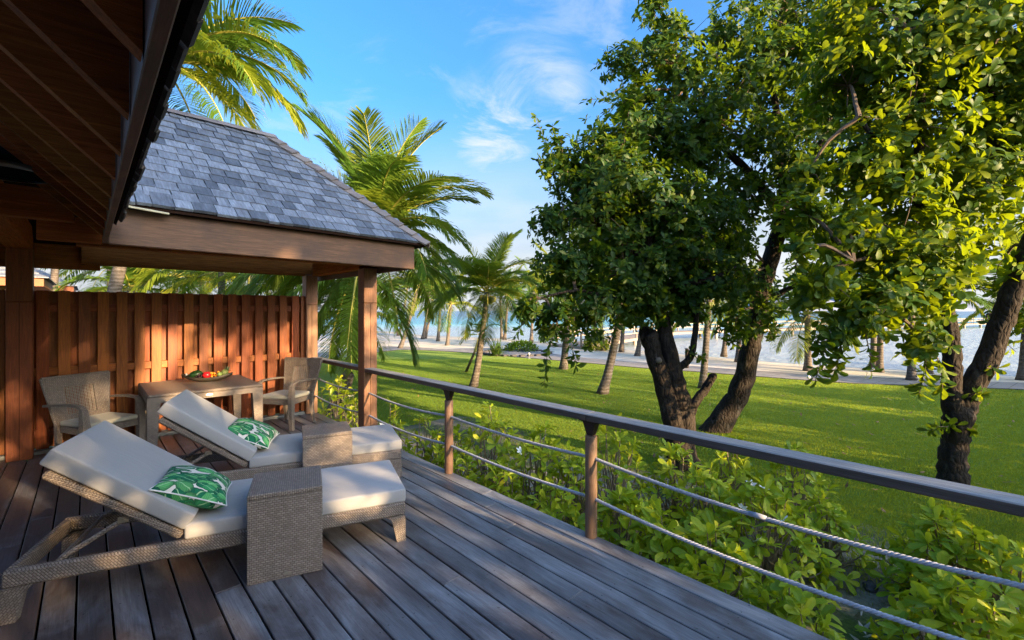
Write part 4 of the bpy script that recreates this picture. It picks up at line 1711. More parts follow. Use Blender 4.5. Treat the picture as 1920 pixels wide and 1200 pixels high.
def scatter_mesh(name, tmpl, faces, pos, R, scale, tone, mat):
    N, V = len(pos), len(tmpl)
    verts = np.einsum('nij,vj->nvi', R, tmpl) * scale[:, None, None] + pos[:, None, :]
    verts = verts.reshape(-1, 3)
    loops, starts, counts = [], [], []
    c = 0
    for f in faces:
        counts.append(len(f))
    per = sum(counts)
    base = np.concatenate([np.array(f) for f in faces])
    allv = (base[None, :] + (np.arange(N) * V)[:, None]).reshape(-1)
    st1 = np.concatenate([[0], np.cumsum(counts)[:-1]])
    st = (st1[None, :] + (np.arange(N) * per)[:, None]).reshape(-1)
    ct = np.tile(np.array(counts), N)
    me = bpy.data.meshes.new(name)
    me.vertices.add(N * V)
    me.vertices.foreach_set('co', verts.astype(np.float32).ravel())
    me.loops.add(len(allv))
    me.loops.foreach_set('vertex_index', allv.astype(np.int32))
    me.polygons.add(len(st))
    me.polygons.foreach_set('loop_start', st.astype(np.int32))
    me.polygons.foreach_set('loop_total', ct.astype(np.int32))
    at_ = me.attributes.new('tone', 'FLOAT', 'FACE')
    at_.data.foreach_set('value', np.repeat(tone, len(faces)).astype(np.float32))
    me.materials.append(mat)
    me.update(calc_edges=True)
    return me


def single_leaf_meshes(name, tmpls, mat):
    out = []
    for tm, fc in tmpls:
        me = bpy.data.meshes.new(name)
        me.from_pydata([tuple(p) for p in tm], [], fc)
        me.materials.append(mat)
        out.append(me)
    return out


TREE_T = [leaf_template(1, 0.46, 0.2, 0.12), leaf_template(1, 0.42, 0.3, 0.22), leaf_template(1, 0.5, 0.12, 0.3)]
TREE_ONE = single_leaf_meshes('leaf', TREE_T, M['leaf_one_dark'])
TREE_TR = [rounded_leaf_template(0.46, 0.2, 0.14), rounded_leaf_template(0.42, 0.3, 0.25), rounded_leaf_template(0.5, 0.14, 0.32)]
TREE_ONER = single_leaf_meshes('leaf', TREE_TR, M['leaf_one'])
SHRUB_T = [rounded_leaf_template(0.37, 0.2, 0.05), rounded_leaf_template(0.40, 0.12, 0.18), rounded_leaf_template(0.35, 0.3, 0.3), rounded_leaf_template(0.42, 0.2, -0.08)]
SHRUB_ONE = single_leaf_meshes('leaf', SHRUB_T, M['shrub_leaf'])


def whorls(centres, axes, per, llen, spread=(35, 80), seed=1, droop=0.25):
    """leaves set in whorls: returns pos, dir, up, size arrays"""
    r = np.random.default_rng(seed)
    N = len(centres)
    n = N * per
    ax = np.repeat(axes / np.linalg.norm(axes, axis=1, keepdims=True), per, axis=0)
    c = np.repeat(centres, per, axis=0)
    tmp = np.where(np.abs(ax[:, 2:3]) < 0.9, np.array([[0, 0, 1.0]]), np.array([[1.0, 0, 0]]))
    e1 = np.cross(ax, tmp)
    e1 /= np.linalg.norm(e1, axis=1, keepdims=True)
    e2 = np.cross(ax, e1)
    ph = np.tile(np.arange(per) * 2.4, N) + np.repeat(r.uniform(0, 6.28, N), per) + r.normal(0, 0.25, n)
    th = np.radians(r.uniform(spread[0], spread[1], n))
    d = ax * np.cos(th)[:, None] + (e1 * np.cos(ph)[:, None] + e2 * np.sin(ph)[:, None]) * np.sin(th)[:, None]
    d[:, 2] -= droop * r.uniform(0.2, 1.0, n)
    up = ax + r.normal(0, 0.25, (n, 3))
    size = llen * r.uniform(0.62, 1.15, n)
    pos = c + ax * r.uniform(-0.35, 0.1, n)[:, None] * llen
    return pos, d, up, size


def limb_mesh(b, pts, radii, n=10, sub=5, wob=0.02, jit=0.035):
    """smooth wandering limb through control points"""
    P = [Vector(p) for p in pts]
    out, rr = [], []
    for i in range(len(P) - 1):
        p0, p1, p2, p3 = P[max(i - 1, 0)], P[i], P[i + 1], P[min(i + 2, len(P) - 1)]
        for k in range(sub):
            t_ = k / sub
            q = 0.5 * ((2 * p1) + (p2 - p0) * t_ + (2 * p0 - 5 * p1 + 4 * p2 - p3) * t_ ** 2 + (-p0 + 3 * p1 - 3 * p2 + p3) * t_ ** 3)
            r0 = radii[i] * (1 - t_) + radii[i + 1] * t_
            out.append(q + Vector((random.uniform(-1, 1), random.uniform(-1, 1), random.uniform(-1, 1))) * wob * r0 * 4)
            rr.append(r0)
    out.append(P[-1])
    rr.append(radii[-1])
    b.tube(out, rr, n, True, jit=jit)


def make_tree(name, label, base, limbs, blobs, llen, nclus, seed, extra=(), per=7, dens_pow=0.45, low_twigs=(), tmpl=None, one=None, gapcut=-0.62, mass='leaf_dark'):
    """limbs: list of (list of (px,py,d), radii); blobs: (px,py,rpx,d[,weight]) in photo pixels and metres"""
    TT, TO = tmpl or TREE_T, one or TREE_ONE
    root = tag(empty(name, base), label, 'tree', 'broad-leaved trees on the lawn')
    inv = Vector(base)
    for k, (pts, radii) in enumerate(limbs):
        b = MB()
        limb_mesh(b, [at(*p) - inv for p in pts], radii, 12 if radii[0] > 0.08 else 7, 5, 0.03)
        b.build('trunk' if k == 0 else 'limb', M['bark'], root, smooth=True)
    r = np.random.default_rng(seed)
    cs, axs = [], []
    tot = sum(q[2] ** 2 * (q[4] if len(q) > 4 else 1) for q in blobs)
    tw = MB()
    limb_pts = [at(*p) for pts, _ in limbs for p in pts[len(pts) // 2:]]
    for q in blobs:
        px, py, rp, d = q[:4]
        wgt = q[4] if len(q) > 4 else 1
        n = max(3, int(nclus * rp * rp * wgt / tot))
        c = np.array(at(px, py, d))
        R_ = rp * d / FPX
        v = r.normal(0, 1, (n, 3))
        v /= np.linalg.norm(v, axis=1, keepdims=True)
        u = r.uniform(0, 1, n) ** dens_pow
        lump = 1 + 0.22 * np.sin(v[:, 0] * 5 + px) * np.cos(v[:, 2] * 6 + py) + 0.1 * np.sin(v[:, 1] * 11 + px)
        p = c + v * (u * R_ * lump)[:, None]
        gap = np.sin(p[:, 0] * 4.1 + 1.3 * np.sin(p[:, 2] * 3.3)) * np.sin(p[:, 2] * 4.7 + 1.1 * np.sin(p[:, 1] * 3.1)) + 0.5 * np.sin(p[:, 1] * 6.3 + p[:, 2] * 2.2)
        keep = gap > gapcut + r.normal(0, 0.12, n)
        p, v = p[keep], v[keep]
        n = len(p)
        cs.append(p)
        a = v * 0.9 + np.array([0, 0, 0.35]) + r.normal(0, 0.35, (n, 3))
        axs.append(a)
        cv = Vector(c)
        # a bough from the nearest limb to the blob, then twigs to some whorls
        near = min(limb_pts, key=lambda L: (L - cv).length)
        mid = near.lerp(cv, 0.55) + Vector((0, 0, 0.12))
        limb_mesh(tw, [near - inv, mid - inv, cv - inv], [min(0.05, 0.02 + 0.02 * R_), 0.022, 0.010], 6, 4, 0.05)
        for k in range(0, n, 7):
            pe = Vector(p[k])
            md = cv.lerp(pe, 0.5) + Vector((r.normal(0, .04), r.normal(0, .04), r.normal(0.02, .04)))
            tw.tube([cv - inv, md - inv, pe - inv], [0.008, 0.006, 0.0035], 4, False)
    cs = np.concatenate(cs)
    axs = np.concatenate(axs)
    pos, dr, up, size = whorls(cs, axs, per, llen, (38, 88), seed + 1, 0.28)
    # hanging sprigs
    for (pp, n_) in low_twigs:
        P = [at(*p) for p in pp]
        tw.tube([q - inv for q in P], [0.008] + [0.004] * (len(P) - 1), 4, False)
        sp, sd = [], []
        for k in range(n_):
            s = (0.25 + 0.75 * (k + .5) / n_) * (len(P) - 1)
            i = min(int(s), len(P) - 2)
            q = P[i].lerp(P[i + 1], s - i)
            sp.append(np.array(q))
            sd.append(np.array((P[i + 1] - P[i]).normalized()) + r.normal(0, .5, 3))
        p2, d2, u2, s2 = whorls(np.array(sp), np.array(sd), 5, llen, (40, 85), seed + 5, 0.3)
        pos, dr, up, size = (np.concatenate(z) for z in ((pos, p2), (dr, d2), (up, u2), (size, s2)))
    tag(tw.build('twigs', M['twig'], root), kind='stuff')
    bpy.data.objects  # noqa
    R = frames(dr, up)
    tone = np.clip(r.beta(2.0, 2.6, len(pos)), 0, 1)
    # the leaves nearest the viewer stand as leaves of their own
    eye = np.array(C0)
    dist = np.linalg.norm(pos - eye, axis=1)
    view = (pos - eye) / dist[:, None]
    facing = np.abs(np.sum(R[:, :, 2] * view, axis=1))
    score = size / dist * (0.35 + facing)
    order = np.argsort(-score)
    front = order[:300]
    rest = np.setdiff1d(np.arange(len(pos)), front)
    for i in front:
        mtx = Matrix.Identity(4)
        for a_ in range(3):
            for b_ in range(3):
                mtx[a_][b_] = R[i, a_, b_] * size[i]
            mtx[a_][3] = pos[i, a_] - base[a_]
        o = bpy.data.objects.new('leaf', TO[i % 3])
        COL.objects.link(o)
        o.parent = root
        o.matrix_local = mtx
    for k in range(3):
        sel = rest[rest % 3 == k]
        me = scatter_mesh('foliage', TT[k][0], TT[k][1], pos[sel] - np.array(base), R[sel], size[sel], tone[sel], M[mass])
        tag(link('foliage', me, root), kind='stuff')
    return root


# --- tree A: split trunk with a sawn stub, in front
zA = on_z(1290, 893, ZL)
treeA = make_tree('broadleaf_tree', 'forked dark-barked tree with a sawn-off stub and pale patch, rising behind the railing', zA,
    [([(1290, 900, 7.0), (1278, 850, 7.0), (1264, 790, 7.0), (1242, 715, 7.0), (1222, 650, 7.0), (1215, 626, 7.0)], [0.29, 0.23, 0.18, 0.135, 0.13, 0.15]),
     ([(1285, 830, 7.0), (1282, 780, 7.0), (1268, 720, 7.02), (1252, 650, 7.05), (1240, 590, 7.1), (1228, 500, 7.2), (1200, 400, 7.3), (1160, 300, 7.3)], [0.17, 0.16, 0.145, 0.125, 0.10, 0.08, 0.055, 0.03]),
     ([(1286, 790, 6.95), (1302, 758, 6.95), (1322, 730, 6.95), (1334, 710, 6.95), (1336, 703, 6.95)], [0.09, 0.075, 0.065, 0.06, 0.065]),
     ([(1268, 692, 7.0), (1290, 676, 7.0), (1300, 650, 7.0), (1306, 590, 7.05), (1310, 520, 7.1), (1318, 430, 7.1)], [0.06, 0.055, 0.05, 0.042, 0.035, 0.02]),
     ([(1236, 560, 7.1), (1275, 535, 7.0), (1330, 525, 6.9), (1380, 500, 6.9)], [0.06, 0.05, 0.04, 0.02]),
     ([(1230, 500, 7.2), (1150, 440, 7.2), (1080, 380, 7.2)], [0.06, 0.045, 0.02]),
     ([(1236, 570, 7.1), (1150, 560, 6.9), (1080, 545, 6.7), (1010, 560, 6.6)], [0.05, 0.035, 0.025, 0.012])],
    [(1120, 420, 100, 7.3), (1060, 500, 58, 7.0), (1180, 510, 95, 7.2), (1048, 300, 44, 7.4, .8), (1130, 300, 70, 7.5), (1220, 400, 110, 7.4), (1110, 575, 55, 6.9), (1035, 590, 40, 6.6, .8),
     (1250, 490, 95, 7.3), (1180, 240, 62, 7.6), (1330, 530, 70, 7.2), (1040, 420, 45, 7.2), (1160, 350, 90, 7.3), (1270, 560, 55, 7.2), (990, 575, 26, 6.6, .8), (1200, 570, 50, 7.0), (1095, 350, 60, 7.5), (1300, 430, 90, 7.6)],
    0.135, 4400, 21, low_twigs=[
        ([(1060, 560, 6.6), (1040, 620, 6.5), (1025, 670, 6.5), (1020, 722, 6.5)], 11), ([(1080, 580, 6.6), (1070, 640, 6.5), (1082, 690, 6.5)], 8),
        ([(1120, 590, 6.7), (1110, 640, 6.6), (1100, 655, 6.6)], 6), ([(1010, 560, 6.6), (985, 600, 6.5), (962, 636, 6.5)], 7),
        ([(1160, 580, 6.8), (1150, 625, 6.8), (1142, 640, 6.8)], 6), ([(1045, 300, 7.4), (1020, 260, 7.4), (1002, 214, 7.4)], 6), ([(1050, 330, 7.4), (1022, 300, 7.4), (1004, 300, 7.4)], 5),
        ([(1060, 300, 7.4), (1040, 260, 7.4), (1036, 232, 7.4)], 5), ([(1295, 660, 7.0), (1310, 665, 6.95), (1318, 672, 6.95)], 3), ([(1290, 670, 7.0), (1296, 655, 6.95)], 2)])
# sawn stub end of the old trunk, pale knot
b = MB()
p_ = at(1236, 676, 6.84) - Vector(zA)
b.lathe([(0, 0.02), (0.03, 0.018), (0.045, 0.0), (0.05, -0.03)], 14)
o = b.build('knot', plain('pale_cut_wood', (0.20, 0.16, 0.12), 0.8, 0, 0.2), treeA, smooth=True)
o.location = p_
o.rotation_euler = (-CF).to_track_quat('Z', 'Y').to_euler()

# --- tree B: single leaning trunk just beyond
zB = on_z(1338, 806, ZL)
treeB = make_tree('broadleaf_tree', 'single leaning dark trunk with tall crown, just right of the forked tree', zB,
    [([(1322, 842, 9.15), (1335, 815, 9.1), (1362, 775, 9.05), (1392, 720, 9.0), (1408, 650, 8.9), (1421, 580, 8.8), (1440, 500, 8.6), (1462, 430, 8.5), (1470, 350, 8.4), (1462, 250, 8.4), (1440, 120, 8.4)], [0.33, 0.27, 0.225, 0.20, 0.18, 0.165, 0.155, 0.14, 0.10, 0.07, 0.035]),
     ([(1466, 400, 8.5), (1400, 320, 8.4), (1340, 260, 8.3), (1280, 170, 8.3)], [0.11, 0.08, 0.05, 0.02]),
     ([(1470, 370, 8.4), (1530, 290, 8.3), (1570, 180, 8.2)], [0.10, 0.06, 0.02]),
     ([(1445, 560, 8.7), (1480, 540, 8.5), (1530, 520, 8.3)], [0.07, 0.05, 0.02]),
     ([(1462, 280, 8.4), (1380, 180, 8.4), (1330, 90, 8.4), (1250, 60, 8.4)], [0.06, 0.045, 0.03, 0.012])],
    [(1262, 120, 82, 8.2), (1175, 125, 42, 8.2, .8), (1330, 220, 100, 8.2), (1420, 130, 100, 8.4), (1410, 290, 80, 8.4, .35), (1350, 380, 80, 8.2, .6), (1480, 420, 55, 8.3, .4), (1400, 540, 55, 8.3), (1520, 230, 100, 8.5),
     (1530, 90, 100, 8.5), (1238, 45, 48, 8.2), (1370, 60, 60, 8.5), (1290, 290, 80, 8.1), (1440, 590, 40, 8.4, .7), (1380, 600, 45, 8.4, .7), (1560, 340, 70, 8.5, .4), (1505, 430, 48, 8.3, .8), (1520, 510, 42, 8.3, .7), (1375, 455, 55, 8.2, .8), (1470, 310, 42, 8.0, .8), (1430, 250, 45, 8.0, .8), (1500, 330, 45, 8.0, .7), (1420, 370, 45, 8.0, .7), (1190, 190, 50, 8.0), (1220, 250, 70, 8.0), (1340, 470, 70, 8.2, .7), (1480, 10, 90, 8.6), (1225, 0, 40, 8.3, .7)],
    0.145, 4600, 31, low_twigs=[([(1180, 130, 8.2), (1150, 120, 8.2), (1112, 120, 8.2)], 6), ([(1170, 160, 8.0), (1130, 185, 8.0), (1092, 188, 8.0)], 5),
        ([(1220, 60, 8.2), (1200, 30, 8.2), (1190, 28, 8.2)], 5), ([(1230, 30, 8.3), (1215, 5, 8.3), (1208, -10, 8.3)], 5), ([(1150, 140, 8.2), (1140, 105, 8.2), (1135, 95, 8.2)], 5),
        ([(1395, 600, 8.4), (1380, 640, 8.4), (1362, 640, 8.4)], 5), ([(1440, 600, 8.4), (1445, 630, 8.4), (1450, 635, 8.4)], 4)])

# --- tree C: nearest, at the right
zC = on_z(1787, 912, ZL)
treeC = make_tree('broadleaf_tree', 'near tree with a trunk forking in two at the right, large sunlit leaves', zC,
    [([(1785, 925, 6.2), (1786, 880, 6.2), (1789, 830, 6.2), (1797, 785, 6.2), (1812, 755, 6.2), (1838, 700, 6.15), (1868, 630, 6.1), (1898, 550, 6.0), (1930, 470, 5.9), (1960, 360, 5.8), (1960, 200, 5.8)], [0.19, 0.16, 0.15, 0.165, 0.145, 0.135, 0.128, 0.125, 0.115, 0.10, 0.065]),
     ([(1795, 790, 6.2), (1786, 745, 6.2), (1785, 690, 6.2), (1784, 640, 6.2), (1770, 560, 6.1), (1740, 450, 6.0), (1720, 330, 5.9), (1730, 200, 5.8), (1710, 60, 5.7)], [0.15, 0.115, 0.105, 0.10, 0.085, 0.075, 0.06, 0.04, 0.025]),
     ([(1725, 350, 5.9), (1660, 290, 5.7), (1610, 220, 5.6)], [0.06, 0.04, 0.02]),
     ([(1745, 460, 6.0), (1680, 470, 5.6), (1600, 490, 5.3)], [0.05, 0.035, 0.015]),
     ([(1955, 380, 5.8), (1900, 270, 5.7), (1850, 150, 5.6)], [0.08, 0.05, 0.02]),
     ([(1760, 520, 6.1), (1700, 540, 5.6), (1640, 590, 5.3)], [0.04, 0.03, 0.012])],
    [(1650, 90, 110, 6.0), (1780, 90, 120, 5.8), (1890, 200, 100, 5.7), (1700, 240, 105, 5.8), (1610, 300, 75, 5.9, .6), (1820, 330, 110, 5.9), (1590, 440, 62, 5.5), (1555, 525, 42, 5.3), (1690, 440, 95, 5.6),
     (1640, 570, 58, 5.3), (1740, 550, 70, 5.4), (1560, 630, 34, 5.2, .8), (1735, 640, 40, 5.2, .8), (1885, 480, 70, 6.2), (1880, 60, 110, 5.7), (1590, 160, 80, 6.0), (1830, 220, 110, 6.1), (1880, 350, 80, 6.2), (1660, 350, 80, 5.8),
     (1910, 590, 36, 6.3, .8), (1680, 520, 70, 5.5), (1850, 590, 30, 6.3, .6), (1500, 470, 26, 5.2, .8), (1500, 400, 45, 5.7, .8), (1510, 330, 48, 5.9, .8), (1520, 560, 36, 5.3, .8), (1610, 20, 90, 6.0), (1760, 430, 90, 6.0), (1950, 120, 110, 5.6), (1820, 0, 110, 5.8), (1600, 600, 40, 5.2)],
    0.148, 4700, 41, tmpl=TREE_TR, one=TREE_ONER, gapcut=-0.45, mass='leaf_mass', low_twigs=[
        ([(1560, 610, 5.2), (1545, 660, 5.1), (1528, 715, 5.1)], 9), ([(1580, 600, 5.2), (1575, 660, 5.1), (1565, 700, 5.1)], 8), ([(1620, 610, 5.1), (1632, 670, 5.1), (1634, 705, 5.1)], 4),
        ([(1740, 640, 5.2), (1735, 690, 5.1), (1722, 745, 5.1)], 7), ([(1750, 640, 5.2), (1765, 700, 5.1), (1768, 735, 5.1)], 6), ([(1500, 470, 5.3), (1492, 500, 5.2), (1484, 535, 5.2)], 5),
        ([(1790, 800, 6.1), (1760, 800, 6.0), (1742, 808, 6.0)], 5), ([(1798, 790, 6.1), (1775, 798, 6.05)], 3), ([(1815, 745, 6.1), (1832, 738, 6.05), (1838, 742, 6.0)], 4), ([(1850, 690, 6.0), (1872, 690, 6.0)], 2), ([(1800, 800, 6.1), (1830, 805, 6.05)], 3),
        ([(1860, 620, 6.2), (1905, 660, 6.2)], 3)])

# dry brown seed clusters hanging in the crown of the middle tree
b = MB()
rd = random.Random(4)
for (px, py) in ((1460, 305), (1468, 318), (1410, 360), (1415, 385), (1408, 392), (1335, 340), (1322, 382), (1375, 385), (1440, 345), (1360, 325), (1455, 375), (1480, 330)):
    p0_ = at(px, py, 7.9) - Vector(zB)
    for k in range(7):
        d = Vector((rd.uniform(-1, 1), rd.uniform(-1, 1), rd.uniform(-1.4, 0.2))).normalized()
        s = d.orthogonal().normalized() * 0.022
        q = p0_ + Vector((rd.uniform(-.05, .05), rd.uniform(-.05, .05), rd.uniform(-.06, .04)))
        b.add([q - s * .3, q + d * 0.04 - s, q + d * 0.08, q + d * 0.04 + s], [(0, 1, 2), (0, 2, 3)])
b.build('dry_leaves', M['dry_leaf'], treeB)

# ==================================================================== PALMS
def frond_mesh(L, elev, droop, nl=44, leaf=0.62, seed=0, wide=0.034, hang=0.55):
    r = random.Random(seed)
    b = MB()
    pts, tang = [Vector((0, 0, 0))], []
    N = 24
    a = elev
    for i in range(N):
        s = i / N
        ang = elev - droop * (s ** 1.25)
        t_ = Vector((math.cos(ang), 0, math.sin(ang)))
        tang.append(t_)
        pts.append(pts[-1] + t_ * (L / N))
    tang.append(tang[-1])
    radii = [0.0105 * (1 - 0.9 * (i / N)) + 0.001 for i in range(N + 1)]
    b.tube(pts, radii, 4, True, mi=1)
    sway = r.uniform(-0.25, 0.25)
    for side in (-1, 1):
        for k in range(nl):
            s = 0.13 + 0.87 * (k + r.uniform(0, .6)) / nl
            f = min(s, 0.999) * N
            i = int(f)
            p = pts[i].lerp(pts[i + 1], f - i)
            tg = tang[i]
            upv = Vector((-tg.z, 0, tg.x))
            ang = rad(74 - 40 * s + r.uniform(-4, 4))
            ln = leaf * (0.55 + 0.75 * math.sin(math.pi * min(1, s * 0.86 + 0.12))) * r.uniform(0.85, 1.1) * (0.65 if s > .93 else 1)
            d = tg * math.cos(ang) + Vector((0, side, 0)) * math.sin(ang) + upv * r.uniform(0.05, 0.30)
            d.normalize()
            d2 = (d + Vector((0, 0, -hang * r.uniform(0.6, 1.3)))).normalized()
            d3 = (d2 + Vector((0, 0, -hang * r.uniform(0.7, 1.5)))).normalized()
            m1 = p + d * ln * 0.42
            m2 = m1 + d2 * ln * 0.34
            e = m2 + d3 * ln * 0.26
            w = (tg * 0.85 + upv * 0.4).normalized() * wide * 0.5
            b.add([p - w * .6, p + w * .6, m1 + w, m1 - w, m2 + w * .75, m2 - w * .75, e], [(0, 1, 2, 3), (3, 2, 4, 5), (5, 4, 6)])
    return b.mesh('frond', [M['frond'], M['rachis']], uv=False)


FR = {}
for q, (nl, wd) in {'fine': (105, 0.046), 'mid': (64, 0.062), 'far': (28, 0.11)}.items():
    FR[q] = [frond_mesh(1.0, rad(78), rad(42), nl, 0.22, 1, wd / 3.4, 0.15),
             frond_mesh(1.0, rad(60), rad(85), nl, 0.23, 2, wd / 3.4, 0.25),
             frond_mesh(1.0, rad(38), rad(95), nl, 0.23, 3, wd / 3.4, 0.38),
             frond_mesh(1.0, rad(12), rad(80), nl, 0.23, 4, wd / 3.4, 0.5),
             frond_mesh(1.0, rad(-18), rad(58), nl, 0.22, 5, wd / 3.4, 0.5),
             frond_mesh(1.0, rad(52), rad(70), nl, 0.23, 6, wd / 3.4, 0.22),
             frond_mesh(1.0, rad(-46), rad(36), nl, 0.24, 7, wd / 3.4, 0.3)]


def palm(label, base, crown, r0, r1, L, n=16, q='mid', seed=0, bend=0.25, fronds=None, nuts=True, trunk_n=14, group='coconut palms'):
    """base and crown centre in world metres"""
    r = random.Random(seed)
    root = tag(empty('coconut_palm', base), label, 'palm', group)
    B, Cc = Vector((0, 0, 0)), Vector(crown) - Vector(base)
    pts, rr = [], []
    for i in range(trunk_n + 1):
        s = i / trunk_n
        # leans most near the foot, then straightens
        k = s ** (1 - bend)
        p = Vector((Cc.x * k, Cc.y * k, Cc.z * s))
        pts.append(p)
        rr.append((r0 + (r1 - r0) * min(1, s * 1.4)) * (1 + 0.55 * math.exp(-s * 16)))
    pts[0].z -= 0.1
    b = MB()
    b.tube(pts, rr, 12, True, jit=0.02)
    b.build('trunk', M['palmtrunk'], root, smooth=True)
    if fronds is None:
        fronds = []
        for k in range(n):
            lv = k / (n - 1)
            kind = 0 if lv < 0.14 else 1 if lv < 0.34 else 5 if lv < 0.46 else 2 if lv < 0.66 else 3 if lv < 0.86 else 4
            fronds.append((kind, k * 137.5 + r.uniform(-18, 18), r.uniform(0.85, 1.12)))
    for kind, az, sc in fronds:
        o = link('frond', FR[q][kind], root, Cc + Vector((0, 0, 0.05 - 0.02 * kind)))
        o.rotation_euler = Euler((r.uniform(-.12, .12), r.uniform(-.06, .06), rad(az)))
        o.scale = (L * sc,) * 3
    if nuts:
        b = MB()
        for k in range(r.randint(3, 7)):
            a = r.uniform(0, 6.28)
            b.lathe(ball(0.10, 1.2, 0, 6), 9, Cc + Vector((math.cos(a) * .2, math.sin(a) * .2, -0.16 - r.uniform(0, .15))))
        b.build('coconuts', plain('green_coconut', (0.16, 0.17, 0.04), 0.5, 0, 0.3), root, smooth=True)
    return root


# azimuth of "screen right" and "away" for aiming fronds of the palms seen close up
AZR = math.degrees(math.atan2(CR.y, CR.x))       # towards the right of the picture
# big palm behind the corner post
palm('large coconut palm close behind the deck corner post, fronds above the shingled roof', on_z(622, 775, ZL), at(704, 446, 10.6), 0.15, 0.115, 3.1, 26, 'fine', 3, 0.35,
     fronds=[(0, AZR + 180, 1.08), (0, AZR + 158, 0.92), (0, AZR + 205, 0.98), (0, AZR + 90, 0.9), (0, AZR - 90, 0.88), (0, AZR + 18, 1.0), (0, AZR - 22, 0.92), (1, AZR + 183, 1.05), (1, AZR + 4, 1.0), (1, AZR + 60, 0.9), (1, AZR - 60, .9),
             (1, AZR + 150, .95), (1, AZR + 215, .95), (5, AZR + 8, 0.86), (5, AZR - 38, .95), (5, AZR + 190, 1.0), (2, AZR + 12, 0.78), (2, AZR - 25, 0.76), (2, AZR + 200, 1.05), (2, AZR + 100, 1.0), (2, AZR - 90, 0.95), (3, AZR - 6, 0.76), (3, AZR + 35, 0.76), (3, AZR - 50, 0.95),
             (3, AZR + 188, 1.1), (3, AZR + 140, 1.0), (3, AZR - 120, 1.0), (4, AZR - 15, 0.74), (4, AZR - 65, 0.95), (4, AZR + 160, 1.1), (4, AZR + 60, 1.0), (4, AZR - 140, 1.1)])
# palm that leans over the roof at top left
palm('tall palm behind the fence, thick pale trunk, fronds arching over the roof at top left', tuple(at(158, 640, 12.6).xy) + (ZL,), at(300, 120, 12.0), 0.17, 0.13, 3.9, 20, 'fine', 5, 0.2,
     fronds=[(5, AZR + 5, 1.0), (2, AZR - 6, 1.12), (2, AZR + 22, 1.0), (3, AZR - 18, 1.05), (3, AZR + 8, 1.05), (4, AZR - 30, 1.0), (3, AZR - 60, 1.0), (4, AZR - 5, 1.0), (2, AZR - 90, 1), (1, AZR + 40, .9), (1, AZR + 180, 1), (2, AZR + 150, 1), (3, AZR + 170, 1), (3, AZR + 110, 1), (2, AZR + 80, 1), (4, AZR - 100, 1), (0, AZR, .9)])
# palm in the middle of the lawn
palm('mid-sized coconut palm with curved grey trunk standing alone on the lawn', on_z(886, 726, ZL), at(913, 548, 14.2), 0.115, 0.085, 2.15, 22, 'fine', 8, 0.3)
palm('slim grey palm trunk leaning on the sunlit lawn, crown lost in the forked tree', on_z(1128, 738, ZL), at(1176, 520, 13.4), 0.13, 0.10, 2.3, 18, 'mid', 12, 0.2)
palm('short stout palm trunk at the lawn edge behind the hanging twigs', on_z(1056, 692, ZL), at(1066, 560, 18.6), 0.15, 0.12, 2.6, 18, 'mid', 13, 0.2)
palm('straight slender palm between the forked tree and the leaning trunk', on_z(1317, 728, ZL), at(1330, 560, 14.3), 0.11, 0.09, 2.0, 16, 'mid', 14, 0.1)
palm('palm beside the path with its crown showing between the two right-hand trees', on_z(1515, 694, ZL), at(1514, 590, 18.3), 0.14, 0.11, 2.3, 18, 'mid', 15, 0.1)
BEACH = [
    ('beach palm leaning right at the bend of the path', (748, 656), (783, 540), 25, .2, 17),
    ('leftmost beach palm of the pair crossing in a V', (747, 628), (735, 545), 38, .2, 18),
    ('right-hand beach palm of the pair crossing in a V', (748, 627), (764, 540), 38, .2, 19),
    ('dark beach palm with curved stem left of the lone lawn palm', (792, 636), (806, 545), 36, .2, 20),
    ('thin beach palm close behind the dark curved one', (797, 633), (812, 560), 40, .15, 21),
    ('beach palm at the foot of the sunlit fronds', (821, 640), (826, 560), 33, .2, 22),
    ('dark short beach palm beside the path bend', (838, 650), (845, 575), 28, .2, 23),
    ('beach palm seen right of the lone lawn palm, left stem of two', (941, 634), (938, 560), 36, .2, 24),
    ('beach palm seen right of the lone lawn palm, right stem of two', (946, 635), (952, 555), 37, .2, 25),
    ('pale beach palm stem behind the hanging twigs', (996, 640), (1000, 540), 33, .2, 26),
    ('beach palm next to the yellow-green bush', (1131, 655), (1124, 560), 28, .15, 27),
    ('beach palm near the start of the pier', (1165, 657), (1172, 545), 28, .2, 28),
    ('dark leaning beach palm left of the forked trunk', (1194, 669), (1209, 560), 25, .2, 29),
    ('beach palm stem just left of the leaning tree trunk, the farther one', (1357, 666), (1366, 560), 29, .1, 30),
    ('beach palm stem just left of the leaning tree trunk, the nearer one', (1384, 677), (1388, 570), 26, .2, 31),
    ('pale beach palm, left of a pair under the sunlit leaves', (1638, 685), (1638, 560), 25, .15, 32),
    ('pale curved beach palm, right of a pair under the sunlit leaves', (1649, 701), (1652, 545), 20, .15, 33),
    ('shaded grey palm trunk beside the path under hanging leaves', (1709, 712), (1710, 560), 17.6, .1, 34),
    ('small pale palm trunk left of the near tree', (1741, 703), (1744, 575), 20, .1, 35),
    ('palm trunk at the water on the right edge of the view', (1916, 711), (1926, 580), 18.5, .2, 36),
]
for lb, bp_, cp_, d, bend, sd in BEACH:
    bz = on_z(bp_[0], bp_[1], -0.92 if d > 19 else ZL)
    dd = (bz - C0).dot(CF)
    cr_ = at(cp_[0], cp_[1], dd)
    wd_ = 0.12 if d < 22 else 0.135
    cr_.z = max(cr_.z, bz.z + 3.0)
    palm(lb, bz, cr_, wd_, wd_ * .75, 2.5 if dd < 24 else 3.0, 13, 'far' if dd > 22 else 'mid', sd, bend, nuts=False, group='palms along the beach')
